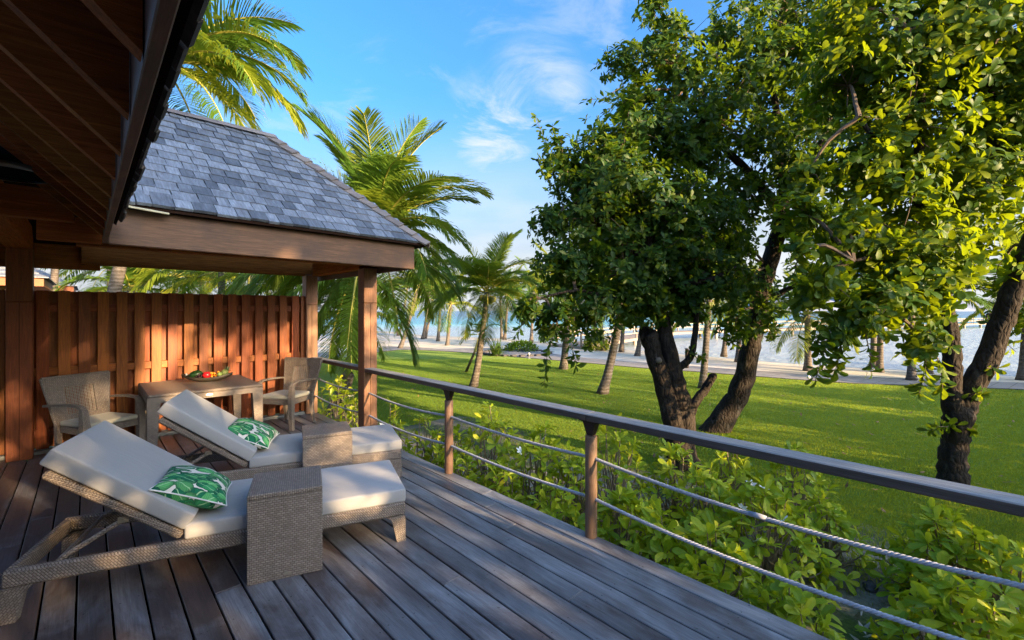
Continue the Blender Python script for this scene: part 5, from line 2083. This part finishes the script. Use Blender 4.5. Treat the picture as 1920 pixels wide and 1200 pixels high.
# palms in the grove behind the fence
GROVE = [
    ('thinner pale palm trunk in front of the neighbouring roofs', (96, 640), (108, 330), 20.0, 0.15, 41, 3.2),
    ('palm with a yellowing frond behind the fence, left part of the gap', (240, 640), (246, 545), 19.0, 0.16, 42, 3.0),
    ('dark-stemmed palm behind the fence under the middle of the beam', (412, 640), (416, 505), 16.5, 0.14, 43, 3.2),
    ('palm behind the fence with bright fronds next to the corner post', (520, 640), (540, 545), 15.0, 0.15, 44, 2.8),
    ('palm deep in the grove behind the fence, between two nearer ones', (325, 640), (330, 520), 24.0, 0.16, 45, 3.4),
    ('palm far back in the grove above the middle of the fence', (470, 640), (468, 510), 27.0, 0.16, 46, 3.6),
    ('palm far back in the grove beside the neighbouring roof', (205, 640), (205, 500), 28.0, 0.16, 47, 3.6),
    ('palm filling the gap right of the corner post, low fronds lit', (655, 690), (662, 590), 19.0, 0.16, 48, 3.0),
    ('small palm deep in the grove behind the fence right of centre', (385, 640), (378, 535), 30.0, 0.16, 49, 3.4),
]
for lb, bp_, cp_, d, rr_, sd, L_ in GROVE:
    bz = at(bp_[0], bp_[1], d)
    bz.z = ZL
    palm(lb, bz, at(cp_[0], cp_[1], d), rr_, rr_ * .8, L_, 18, 'mid', sd, 0.15, nuts=False, group='palms in the grove behind the fence')
# palm frond growing low by the deck corner (bright, seen between the two posts)
_b = at(694, 740, 9.6)
palm('palm with bright yellow-green fronds hanging between the two square deck posts', (_b.x, _b.y, ZL), at(676, 486, 9.0), 0.13, 0.10, 2.6, 14, 'fine', 60, 0.1,
     fronds=[(6, AZR + 185, 1.0), (6, AZR + 150, 1.0), (6, AZR + 225, 1.0), (6, AZR - 90, .9), (6, AZR + 20, .9), (4, AZR + 222, 1.0), (4, AZR - 75, 0.95), (3, AZR + 185, 1.0), (3, AZR + 215, 1.0), (4, AZR + 120, 1.0), (3, AZR + 90, 1), (2, AZR + 60, 1), (1, AZR + 100, .9), (2, AZR + 170, .9), (3, AZR + 20, .9)], nuts=False)

# ==================================================================== SHRUBS ALONG THE DECK
def flower_mesh():
    b = MB()
    for k in range(6):
        a = k * math.pi / 3
        d = Vector((math.cos(a), math.sin(a), 0.25)).normalized()
        s = Vector((-math.sin(a), math.cos(a), 0)) * 0.014
        b.add([(0, 0, 0), d * 0.030 - s, d * 0.058, d * 0.030 + s], [(0, 1, 2, 3)])
    b.lathe(ball(0.006, 1, 0, 4), 6, (0, 0, 0.006))
    return b.mesh('flower', M['petal'], uv=False)


FLOWER = flower_mesh()


def make_shrub(label, px, py_top, d, rx, seed, nros=30, llen=0.14, flowers=0, lean=0.0, open_=0.0, low=0.05):
    """bush rooted on the soil; its top reaches photo pixel (px, py_top) at depth d"""
    r = np.random.default_rng(seed)
    top = at(px, py_top, d)
    base = Vector((top.x, top.y, ZL + 0.03))
    hgt = top.z - base.z - llen * 0.45
    root = tag(empty('flowering_shrub', base), label, 'shrub', 'glossy-leaved shrubs beside the deck')
    cs, axs = [], []
    st = MB()
    for k in range(nros):
        ga = k * 2.399 + r.uniform(-.4, .4)
        u = ((k + .5) / nros) ** 0.62
        zf = 1 - (1 - low) * u ** 1.6 + r.uniform(-.13, .06)
        rr = rx * u ** 0.9 * r.uniform(0.75, 1.1)
        p = Vector((math.cos(ga) * rr + lean * zf, math.sin(ga) * rr, max(0.06, hgt * zf)))
        ax = Vector((math.cos(ga) * u * 0.9, math.sin(ga) * u * 0.9, 0.75)) + Vector(r.normal(0, .22, 3))
        cs.append(np.array(p))
        axs.append(np.array(ax))
        f0 = Vector((r.normal(0, .03), r.normal(0, .03), -0.05))
        k1 = Vector((p.x * .35 + r.normal(0, .04), p.y * .35 + r.normal(0, .04), p.z * .45))
        k2 = Vector((p.x * .8 + r.normal(0, .02), p.y * .8 + r.normal(0, .02), p.z * .72))
        st.tube([f0, k1, k2, p], [0.013, 0.009, 0.006, 0.004], 5, False)
    st.build('stems', M['stem'], root, smooth=True)
    pos, dr, up, size = whorls(np.array(cs), np.array(axs), 9, llen, (28, 86), seed + 1, 0.22)
    R = frames(dr, up)
    wp = pos + np.array(base)
    order = np.argsort(np.linalg.norm(wp - np.array(C0), axis=1) - 0.5 * pos[:, 2])
    rest = order[260:]
    if len(rest):
        for k in range(2):
            sel = rest[rest % 2 == k]
            if len(sel):
                tag(link('foliage', scatter_mesh('foliage', SHRUB_T[k][0], SHRUB_T[k][1], pos[sel], R[sel], size[sel], r.beta(2, 2.4, len(sel)), M['shrub_mass']), root), kind='stuff')
    for i in order[:260]:
        s = size[i]
        mtx = Matrix(((R[i, 0, 0] * s, R[i, 0, 1] * s, R[i, 0, 2] * s, pos[i, 0]),
                      (R[i, 1, 0] * s, R[i, 1, 1] * s, R[i, 1, 2] * s, pos[i, 1]),
                      (R[i, 2, 0] * s, R[i, 2, 1] * s, R[i, 2, 2] * s, pos[i, 2]), (0, 0, 0, 1)))
        o = bpy.data.objects.new('leaf', SHRUB_ONE[i % 4])
        COL.objects.link(o)
        o.parent = root
        o.matrix_local = mtx
    for k in range(flowers):
        j = int(r.integers(0, max(2, nros // 2)))
        o = link('flower', FLOWER, root, Vector(cs[j]) + Vector(r.normal(0, .03, 3)) + Vector((0, 0, 0.045)))
        o.rotation_euler = (r.uniform(-.6, .6), r.uniform(-.9, 0), r.uniform(0, 6))
    return root


SHRUBS = [
    ('leafy shrub seen through the ropes between the two square deck posts', 632, 705, 7.6, 0.50, 1, 28, 0.13, 1),
    ('low shrub filling the rope gap close to the far corner post', 660, 742, 6.9, 0.36, 2, 18, 0.12, 0),
    ('small shrub with a yellow tip just right of the front square post', 738, 748, 6.5, 0.22, 3, 12, 0.12, 1),
    ('sparse twiggy shrub between the square post and the first round post', 795, 775, 6.0, 0.28, 4, 12, 0.12, 0),
    ('tallest shrub just right of the first round post, crown above the upper rope', 915, 762, 5.5, 0.52, 5, 32, 0.13, 0),
    ('broad shrub hanging over the deck edge by the foot of the first round post', 850, 830, 5.0, 0.40, 6, 22, 0.13, 0),
    ('shrub with one white flower midway between the two round posts', 1010, 790, 4.9, 0.38, 7, 26, 0.13, 2),
    ('dark low shrub at the deck edge left of the second round post', 1040, 905, 4.1, 0.34, 8, 20, 0.13, 0),
    ('bright tall shrub directly behind the second round post', 1150, 788, 4.8, 0.48, 9, 32, 0.135, 1),
    ('shrub right of the second round post in front of the forked tree', 1265, 830, 4.9, 0.40, 10, 26, 0.135, 1),
    ('shrub peeking over the handrail beside the forked tree foot', 1370, 812, 5.3, 0.30, 11, 20, 0.13, 0),
    ('shrub tips showing above the middle of the long handrail', 1490, 835, 5.0, 0.42, 12, 28, 0.13, 0),
    ('shrub just below the second round post, touching the lower rope', 1175, 905, 3.9, 0.34, 13, 24, 0.14, 0),
    ('shrub with white star flowers under the middle of the handrail', 1440, 898, 3.9, 0.42, 14, 32, 0.14, 6),
    ('wide shrub under the handrail in front of the near tree', 1775, 945, 3.7, 0.36, 15, 32, 0.14, 0),
    ('shrub between the two ropes in the lower middle, drooping leaves', 1335, 985, 3.25, 0.36, 16, 26, 0.145, 0),
    ('shrub at the right edge below the end of the handrail', 1860, 1000, 3.3, 0.48, 17, 33, 0.145, 0),
    ('shrub at the deck edge at the bottom, half hidden by the deck boards', 1480, 1085, 2.85, 0.30, 18, 22, 0.15, 0),
    ('large-leaved shrub in the bottom right corner below the ropes', 1800, 1085, 2.75, 0.38, 19, 32, 0.15, 0),
    ('low shrub tucked under the lower rope right of the first round post', 935, 858, 4.75, 0.30, 21, 20, 0.13, 0),
    ('shrub behind the first round post, tips just above the upper rope', 838, 792, 5.7, 0.34, 22, 20, 0.125, 0),
    ('bushy shrub in the gap left of the second round post, behind another', 1075, 838, 4.6, 0.36, 23, 24, 0.13, 0),
    ('shrub between forked tree foot and middle of the upper rope', 1330, 870, 4.4, 0.36, 24, 24, 0.135, 0),
    ('low bright shrub right of the white-flowered one, at the soil patch', 1545, 918, 4.2, 0.30, 25, 20, 0.135, 0),
    ('shrub at the second round post foot, spilling under the lower rope', 1235, 960, 3.55, 0.30, 26, 22, 0.14, 0),
    ('shrub low by the deck edge between second post and bottom edge', 1290, 1030, 3.1, 0.22, 20, 12, 0.145, 0),
]
for lb, px, py, d, rx, sd, nr, ll, nf in SHRUBS:
    make_shrub(lb, px, py, d, rx * 1.22, 100 + sd, int(nr * 2.1), ll * 0.95, nf)

# low grass and weeds
def blades(name, mat, pts, hmin, hmax, seed, wid=0.006):
    r = np.random.default_rng(seed)
    n = len(pts)
    T = np.array([(0, -0.5, 0), (0, 0.5, 0), (0.35, 0, 1.0)], float)
    yaw = r.uniform(0, 6.283, n)
    h = r.uniform(hmin, hmax, n)
    w = wid * r.uniform(0.7, 1.5, n)
    c, s = np.cos(yaw), np.sin(yaw)
    V = np.zeros((n, 3, 3))
    for k in range(3):
        lx, ly, lz = T[k, 0] * h, T[k, 1] * w, T[k, 2] * h
        V[:, k, 0] = pts[:, 0] + c * lx - s * ly
        V[:, k, 1] = pts[:, 1] + s * lx + c * ly
        V[:, k, 2] = pts[:, 2] + lz
    me = bpy.data.meshes.new(name)
    me.vertices.add(n * 3)
    me.vertices.foreach_set('co', V.astype(np.float32).ravel())
    me.loops.add(n * 3)
    me.loops.foreach_set('vertex_index', np.arange(n * 3, dtype=np.int32))
    me.polygons.add(n)
    me.polygons.foreach_set('loop_start', np.arange(0, n * 3, 3, dtype=np.int32))
    me.polygons.foreach_set('loop_total', np.full(n, 3, np.int32))
    a_ = me.attributes.new('tone', 'FLOAT', 'FACE')
    a_.data.foreach_set('value', np.clip(r.beta(2, 2.5, n), 0, 1).astype(np.float32))
    me.materials.append(mat)
    me.update(calc_edges=True)
    return tag(link(name, me), kind='stuff')


r = np.random.default_rng(77)
# turf, denser towards the viewer
n = 620000
dd = 4.5 + 18 * r.uniform(0, 1, n) ** 1.15
lat = r.uniform(-0.36, 1.2, n) * dd
gx = dd * CF.x + lat * CR.x
gy = dd * CF.y + lat * CR.y
edge = np.interp(gy, [p[1] for p in LAWN_EDGE[3:]][::-1], [p[0] for p in LAWN_EDGE[3:]][::-1])
ok = (gx > 4.9 + 0.4 * np.sin(gy * 1.1)) & (gx < edge - 0.05) & (gy < 24.5)
pts = np.stack([gx[ok], gy[ok], np.full(ok.sum(), ZL - 0.006)], 1)
blades('grass', M['grass'], pts, 0.022, 0.042, 5, 0.010)
n = 60000
gx = r.uniform(2.7, 6.2, n)
gy = r.uniform(-2.5, 8.0, n)
patch = np.sin(gx * 2.3 + 1.7 * np.sin(gy * 1.3)) + np.sin(gy * 1.9 + gx) + r.normal(0, .5, n)
band = (gx < 3.5) * 1.0
ok = patch + band * 1.2 > 0.25
pts = np.stack([gx[ok], gy[ok], np.full(ok.sum(), ZL + 0.01)], 1)
blades('ground_cover', M['grass'], pts, 0.02, 0.075, 6, 0.008)

fl = MB()
rd = random.Random(18)
for k in range(420):
    dd_ = 5 + 13 * rd.random()
    la_ = rd.uniform(-0.3, 1.2) * dd_
    p = Vector((dd_ * CF.x + la_ * CR.x, dd_ * CF.y + la_ * CR.y, ZL + rd.uniform(0.012, 0.03)))
    if p.x < 5.2 or p.x > 17:
        continue
    d = Vector((rd.uniform(-1, 1), rd.uniform(-1, 1), rd.uniform(-.1, .25))).normalized()
    q = d.cross(Vector((rd.uniform(-.3, .3), rd.uniform(-.3, .3), 1))).normalized() * 0.022
    ln = rd.uniform(0.07, 0.13)
    fl.add([p, p + d * ln * .5 - q, p + d * ln + Vector((0, 0, .012)), p + d * ln * .5 + q], [(0, 1, 2), (0, 2, 3)])
tag(fl.build('fallen_leaves', plain('fallen_brown_leaf', (0.26, 0.16, 0.07), 0.85, 0, 0.4)), kind='stuff')

# dark rock and fallen pale leaves in the bed
def rock(label, c, s, seed):
    bm = bmesh.new()
    bmesh.ops.create_icosphere(bm, subdivisions=3, radius=1)
    rr_ = random.Random(seed)
    ph = [rr_.uniform(0, 6) for _ in range(6)]
    for v in bm.verts:
        q = v.co
        k = 1 + 0.16 * math.sin(q.x * 3 + ph[0]) * math.cos(q.y * 3 + ph[1]) + 0.1 * math.sin(q.z * 5 + ph[2] + q.x * 4)
        v.co = Vector((q.x * s[0], q.y * s[1], max(q.z, -.4) * s[2])) * k
    me = bpy.data.meshes.new('rock')
    bm.to_mesh(me)
    bm.free()
    me.materials.append(M['rock'])
    return tag(link('rock', me, None, c), label, 'rock')


rock('dark rock half hidden under the bottom right shrub', on_z(1722, 1128, ZL + 0.06), (0.11, 0.09, 0.10), 1)
rock('small dark rock in the low grass between the ropes', on_z(1632, 1100, ZL + 0.03), (0.06, 0.05, 0.045), 2)
fl = MB()
rd = random.Random(8)
for k in range(26):
    p = on_z(rd.uniform(1600, 1850), rd.uniform(1135, 1215), ZL + rd.uniform(0.02, 0.14))
    d = Vector((rd.uniform(-1, 1), rd.uniform(-1, 1), rd.uniform(0, .7))).normalized()
    s = d.cross(Vector((rd.uniform(-.3, .3), rd.uniform(-.3, .3), 1))).normalized() * 0.02
    fl.add([p, p + d * 0.045 - s, p + d * 0.10 + Vector((0, 0, .01)), p + d * 0.045 + s], [(0, 1, 2), (0, 2, 3)])
tag(fl.build('dry_leaves', plain('bleached_dry_leaf', (0.42, 0.36, 0.29), 0.8, 0, 0.3)), kind='stuff')

# ==================================================================== SHORE FURNITURE AND PLANTING
def blade_clump(name, label, c, n, hgt, spread, mat, seed, cat, wid=0.03):
    rr_ = random.Random(seed)
    root = tag(empty(name, c), label, cat)
    b = MB()
    for k in range(n):
        a = rr_.uniform(0, 6.28)
        el = rr_.uniform(0.35, 1.45)
        d = Vector((math.cos(a) * math.cos(el), math.sin(a) * math.cos(el), math.sin(el)))
        s = Vector((-math.sin(a), math.cos(a), 0)) * wid
        h_ = hgt * rr_.uniform(0.6, 1.1)
        p0_ = Vector((rr_.uniform(-.4, .4) * spread, rr_.uniform(-.4, .4) * spread, 0))
        m_ = p0_ + d * h_ * .6
        e_ = m_ + (d + Vector((0, 0, -.7))).normalized() * h_ * .45
        b.add([p0_ - s * .7, p0_ + s * .7, m_ + s, m_ - s, e_], [(0, 1, 2, 3), (3, 2, 4)])
    b.build('leaves', mat, root)
    b = MB()
    for k in range(5):
        a = k * 1.3
        b.tube([(0, 0, -.05), (math.cos(a) * .1 * spread, math.sin(a) * .1 * spread, hgt * .3)], 0.02, 5)
    b.build('stem', M['twig'], root)
    return root


PLANT = leaf_mat('strappy_leaf', (0.06, 0.12, 0.02), (0.12, 0.19, 0.03), (0.2, 0.25, 0.04), (0.34, 0.40, 0.04), attr=False)
blade_clump('spider_lily', 'bright strappy plant clump by the path behind the lone lawn palm', on_z(931, 667, ZL), 90, 1.0, 0.6, PLANT, 3, 'plant')
YB = leaf_mat('yellow_green_leaf', (0.16, 0.24, 0.02), (0.26, 0.34, 0.03), (0.4, 0.42, 0.05), (0.5, 0.5, 0.03), attr=False)


def leafy_bush(label, c, R_, n, mat, llen, seed, cat='bush'):
    rr_ = np.random.default_rng(seed)
    root = tag(empty('bush', c), label, cat)
    v = rr_.normal(0, 1, (n, 3))
    v /= np.linalg.norm(v, axis=1, keepdims=True)
    v[:, 2] = np.abs(v[:, 2])
    p = v * (rr_.uniform(0.2, 1, (n, 1)) ** .4) * np.array(R_)
    R = frames(v + rr_.normal(0, .5, (n, 3)), rr_.normal(0, 1, (n, 3)) + np.array([0, 0, 1.0]))
    me = scatter_mesh('leaves', TREE_T[0][0], TREE_T[0][1], p, R, llen * rr_.uniform(.7, 1.2, n), rr_.uniform(0, 1, n), mat)
    tag(link('leaves', me, root), kind='stuff')
    b = MB()
    for k in range(7):
        q = p[k] * .8
        b.tube([(0, 0, -.1), tuple(q * .5), tuple(q)], [.03, .02, .01], 5)
    b.build('stem', M['twig'], root)
    return root


leafy_bush('glowing yellow-green bush on the sand by the start of the pier', on_z(1118, 655, -0.95), (0.8, 0.8, 1.0), 900, YB, 0.2, 4)
leafy_bush('low dark clipped bush in the round planting bed beside the path', on_z(978, 657, ZL), (1.0, 1.0, 0.55), 900, M['leaf_one'], 0.18, 5)
leafy_bush('small dark beach bush behind the round planting bed', on_z(1045, 640, -1.0), (1.6, 1.2, 1.4), 800, M['leaf_one'], 0.3, 6)
# stone ring round that bed
b = MB()
c = on_z(968, 662, ZL)
for k in range(26):
    a = 2 * math.pi * k / 26
    b.box((c.x + math.cos(a) * 1.9, c.y + math.sin(a) * 1.9, ZL + 0.03), (0.36, 0.2, 0.12), 0.02)
tag(b.build('stone_edging', M['rock']), 'ring of dark stones edging the round bed beside the path', 'edging')

# young palm trunk held by a stake beside the lone palm
yp = tag(empty('young_palm', on_z(873, 697, ZL)), 'thin pale young trunk leaning beside the lone lawn palm, tufted top', 'palm')
o0 = Vector(yp.location)
b = MB()
b.tube([Vector((0, 0, -.05)), at(890, 660, 16.5) - o0, at(900, 628, 16.6) - o0], [0.06, 0.045, 0.04], 8)
b.build('trunk', M['palmtrunk'], yp, smooth=True)
for k in range(7):
    o = link('frond', FR['far'][k % 5], yp, at(900, 628, 16.6) - o0)
    o.rotation_euler = (0, 0, k * 0.95)
    o.scale = (0.9,) * 3


def garden_light(label, c, h):
    root = tag(empty('garden_light', c), label, 'garden light', 'small garden lights at the lawn edge')
    b = MB()
    b.lathe([(0.07, 0), (0.07, 0.02), (0.018, 0.03), (0.018, h)], 10)
    b.build('stem', plain('light_stem', (0.25, 0.25, 0.26), 0.5), root)
    b = MB()
    b.lathe([(0.0, h), (0.05, h), (0.055, h + 0.06), (0.03, h + 0.09), (0, h + 0.09)], 12)
    b.build('head', plain('light_head', (0.6, 0.6, 0.6), 0.4), root, smooth=True)
    return root


garden_light('small grey garden light where the path passes the palm between the trees', on_z(1516, 718, ZL), 0.16)
garden_light('small pale garden light at the lawn edge left of the hanging twigs', on_z(992, 672, ZL), 0.2)
b = MB()
c = on_z(1288, 690, ZL)
bo = tag(empty('bollard', c), 'dark square bollard beside the path seen through the forked tree', 'bollard')
b.box((0, 0, 0.40), (0.12, 0.12, 0.8), 0.01)
b.build('post', M['steel'], bo)
b = MB()
b.box((0, 0, 0.82), (0.15, 0.15, 0.035), 0.008)
b.build('cap', M['lamp_rim'], bo)

# pier
PP = [at(1060, 648, 31), at(1170, 633, 40), at(1245, 622, 46), at(1400, 617.5, 52), at(1560, 613, 60), at(1760, 608, 75), at(1960, 602, 96)]
pier = tag(empty('pier', PP[0]), 'long bleached timber pier with railings crossing the lagoon on posts', 'pier')
o0 = PP[0]
b, rl = MB(), MB()
HW = 1.2
pil = MB()
pil.tube([(0, 0, 0), (0, 0, -2.6)], 0.16, 8)
pilm = pil.mesh('pile', M['pier'], smooth=True)
rp = MB()
rp.box((0, 0, 0.42), (0.10, 0.10, 0.84))
rpm = rp.mesh('railing_post', M['pier'])
for p, q in zip(PP[:-1], PP[1:]):
    d = (q - p)
    L = d.length
    n_ = Vector((-d.y, d.x, 0)).normalized()
    A_, B_ = p - o0, q - o0
    b.add([A_ - n_ * HW, A_ + n_ * HW, B_ + n_ * HW, B_ - n_ * HW] + [v - Vector((0, 0, 0.22)) for v in (A_ - n_ * HW, A_ + n_ * HW, B_ + n_ * HW, B_ - n_ * HW)],
          [(0, 1, 2, 3), (4, 5, 6, 7), (0, 1, 5, 4), (2, 3, 7, 6), (0, 3, 7, 4), (1, 2, 6, 5)])
    k = max(2, int(L / 3.0))
    for i in range(k):
        c_ = A_.lerp(B_, i / k)
        for s in (-1, 1):
            link('railing_post', rpm, pier, c_ + n_ * s * HW)
            if (i % 2 == 0) and (p - o0).length > 5:
                link('pile', pilm, pier, c_ + n_ * s * (HW - .15))
    for s in (-1, 1):
        for z in (0.45, 0.84):
            u, v = A_ + n_ * s * HW + Vector((0, 0, z)), B_ + n_ * s * HW + Vector((0, 0, z))
            rl.tube([u, v], 0.055, 4, True, sq=True)
b.build('walkway', M['pier'], pier)
rl.build('railing', M['pier'], pier)

# neighbouring bungalow roofs beyond the fence
def neighbour(label, corner, w, dpt, ov=0.12):
    root = tag(empty('neighbour_bungalow', (corner.x, corner.y, ZL)), label, 'house', 'neighbouring bungalows behind the fence')
    z = corner.z - ZL
    b = MB()
    hgt = min(w, dpt) / 2 * 0.62
    h2 = min(w, dpt) / 2
    P_ = [Vector((ov, -ov, z + .02)), Vector((ov, dpt + ov, z + .02)), Vector((-w - ov, dpt + ov, z + .02)), Vector((-w - ov, -ov, z + .02))]
    R1, R2 = Vector((-h2, h2, z + hgt)), Vector((-w + h2, dpt - h2, z + hgt))
    nrow = 12
    # stepped courses so the roof reads as shingles
    for (a_, b_, ra, rb_) in ((P_[3], P_[0], R2, R1), (P_[0], P_[1], R1, R2 if w < dpt else R1), (P_[1], P_[2], R1, R2), (P_[2], P_[3], R2, R2)):
        for k in range(nrow):
            s0, s1 = k / nrow, (k + 1) / nrow
            up_ = Vector((0, 0, 0.022))
            q0, q1, q2, q3 = a_.lerp(ra, s0) + up_, b_.lerp(rb_, s0) + up_, b_.lerp(rb_, s1), a_.lerp(ra, s1)
            b.add([q0, q1, q2, q3, q0 - up_ * 1.4, q1 - up_ * 1.4], [(0, 1, 2, 3), (0, 1, 5, 4)])
    b.build('roof', M['shingle'], root)
    b = MB()
    b.box((-w / 2, dpt / 2, z - 0.13), (w, dpt, 0.27))
    b.build('fascia_board', M['slat_x'], root)
    b = MB()
    b.box((-w / 2, dpt / 2, (z - .26) / 2), (w - 1.0, dpt - 1.0, z - 0.27))
    b.build('wall', M['wall'], root)
    return root


neighbour('neighbouring shingled bungalow roof closest beyond the left post', at(82, 522, 15.0), 5.5, 5.5)
neighbour('neighbouring shingled bungalow roof farther back, its corner behind the thinner palm trunk', at(138, 537, 22.0), 6.5, 6.5)

# ==================================================================== UNSEEN GARDEN BEHIND THE VIEWER (added and shaped for its shade)
def shade_hedge_mesh():
    rr_ = np.random.default_rng(5)
    n = 26000
    x = rr_.uniform(-9, 34, n)
    y = rr_.uniform(-9.2, -7.0, n)
    topz = np.interp(x, [0, 0.8, 1.0, 1.7, 1.95, 2.45, 2.6, 3.0, 3.15, 3.4, 3.65, 4.15, 4.4, 6.5, 8, 40], [3.25, 3.25, 3.38, 3.36, 2.98, 2.98, 3.4, 3.35, 3.10, 3.0, 2.2, 2.2, 2.9, 2.7, 1.75, 1.7]) + np.interp(x, [0, 4, 6, 9], [0.05, 0.06, 0.2, 0.5]) * np.sin(x * 1.5 + 0.6) + np.interp(x, [4, 6], [0.04, 0.12]) * np.sin(x * 3.9 + 2)  # top height shaped stretch by stretch to set where shade falls
    z = ZL + (topz - ZL) * rr_.uniform(0, 1, n) ** 0.85
    p = np.stack([x, y, z], 1)
    R = frames(rr_.normal(0, 1, (n, 3)), rr_.normal(0, 1, (n, 3)))
    return scatter_mesh('leaves', TREE_T[1][0], TREE_T[1][1], p, R, 0.34 * rr_.uniform(.7, 1.2, n), rr_.uniform(0, 1, n), M['leaf_mass'])


hd = tag(empty('shade_hedge', (0, 0, 0)), 'unseen tall leafy hedge behind the deck, added for shade', 'hedge')
tag(link('leaves', shade_hedge_mesh(), hd), kind='stuff')
b = MB()
for k in range(30):
    b.tube([(-8.5 + k * 1.4, -8.1, ZL - .1), (-8.4 + k * 1.4, -8.1, 1.2)], [0.05, 0.03], 6)
b.build('stems', M['twig'], hd)


def back_tree(label, c, blobs, n, llen, seed):  # unseen trees; crown blobs placed to cast shade and dapples
    rr_ = np.random.default_rng(seed)
    root = tag(empty('shade_tree', c), label, 'tree')
    P_, D_ = [], []
    for (bx, by, bz, br, w_) in blobs:
        k = int(n * w_)
        v = rr_.normal(0, 1, (k, 3))
        v /= np.linalg.norm(v, axis=1, keepdims=True)
        P_.append(np.array([bx, by, bz]) + v * (br * rr_.uniform(0, 1, (k, 1)) ** .4))
        D_.append(v)
    p, v = np.concatenate(P_), np.concatenate(D_)
    R = frames(v + rr_.normal(0, .6, p.shape), rr_.normal(0, 1, p.shape))
    tag(link('foliage', scatter_mesh('foliage', TREE_T[0][0], TREE_T[0][1], p, R, llen * rr_.uniform(.7, 1.2, len(p)), rr_.uniform(0, 1, len(p)), M['leaf_mass']), root), kind='stuff')
    b = MB()
    top = Vector((blobs[0][0], blobs[0][1], blobs[0][2]))
    b.tube([(0, 0, -.1), top * .5 + Vector((.2, 0, 0)), top], [.25, .18, .08], 10, jit=.05)
    for q in blobs[1:]:
        b.tube([top * .6, Vector(q[:3])], [.1, .03], 6)
    b.build('trunk', M['bark'], root, smooth=True)
    return root


back_tree('unseen garden tree behind the deck, crown shaped for shade and dapples', (3.0, -14.0, ZL),
          [(0, 0, 8.4, 1.25, .6), (-1.5, .3, 8.6, 1.2, .5), (1.4, -.2, 8.3, 1.2, .6), (2.6, .3, 8.5, 1.1, .5), (-3.0, 0, 8.3, 1.1, .4), (0.6, 0, 9.4, 1.3, .6), (-0.85, 0, 6.35, 0.5, .06), (-0.2, 0.3, 6.9, 0.4, .06), (-0.6, 0.2, 7.2, 0.8, .10), (1.6, 0, 6.6, 0.8, .05), (3.3, 0, 6.9, 0.7, .05), (-2.2, 0, 6.7, 0.7, .05)], 4200, 0.24, 9)
back_tree('unseen low tree behind the hedge, right of the veranda, added for shade', (4.6, -10.0, ZL),
          [(0, 0, 4.3, 0.75, .16), (-0.8, .2, 4.6, 0.6, .10), (0.9, -.1, 4.4, 0.7, .14), (1.8, 0, 4.7, 0.8, .2), (0.2, 0, 5.4, 0.8, .10)], 1500, 0.20, 12)
back_tree('unseen slender tree beyond the hedge, added to shade the forked tree', (7.3, -10.5, ZL),
          [(0, 0, 5.0, 0.65, .3), (0.2, .2, 6.0, 0.7, .3), (-0.2, -.1, 7.2, 0.75, .3), (0.45, 0, 4.4, 0.5, .15), (0.5, 0.1, 6.7, 0.6, .2)], 1900, 0.20, 13)
back_tree('second unseen garden tree behind the deck beyond the hedge', (15.0, -16.0, ZL),
          [(0, 0, 6.0, 1.7, .4), (-2.4, .3, 5.2, 1.3, .3), (2.7, -.2, 5.4, 1.4, .3)], 2200, 0.26, 10)
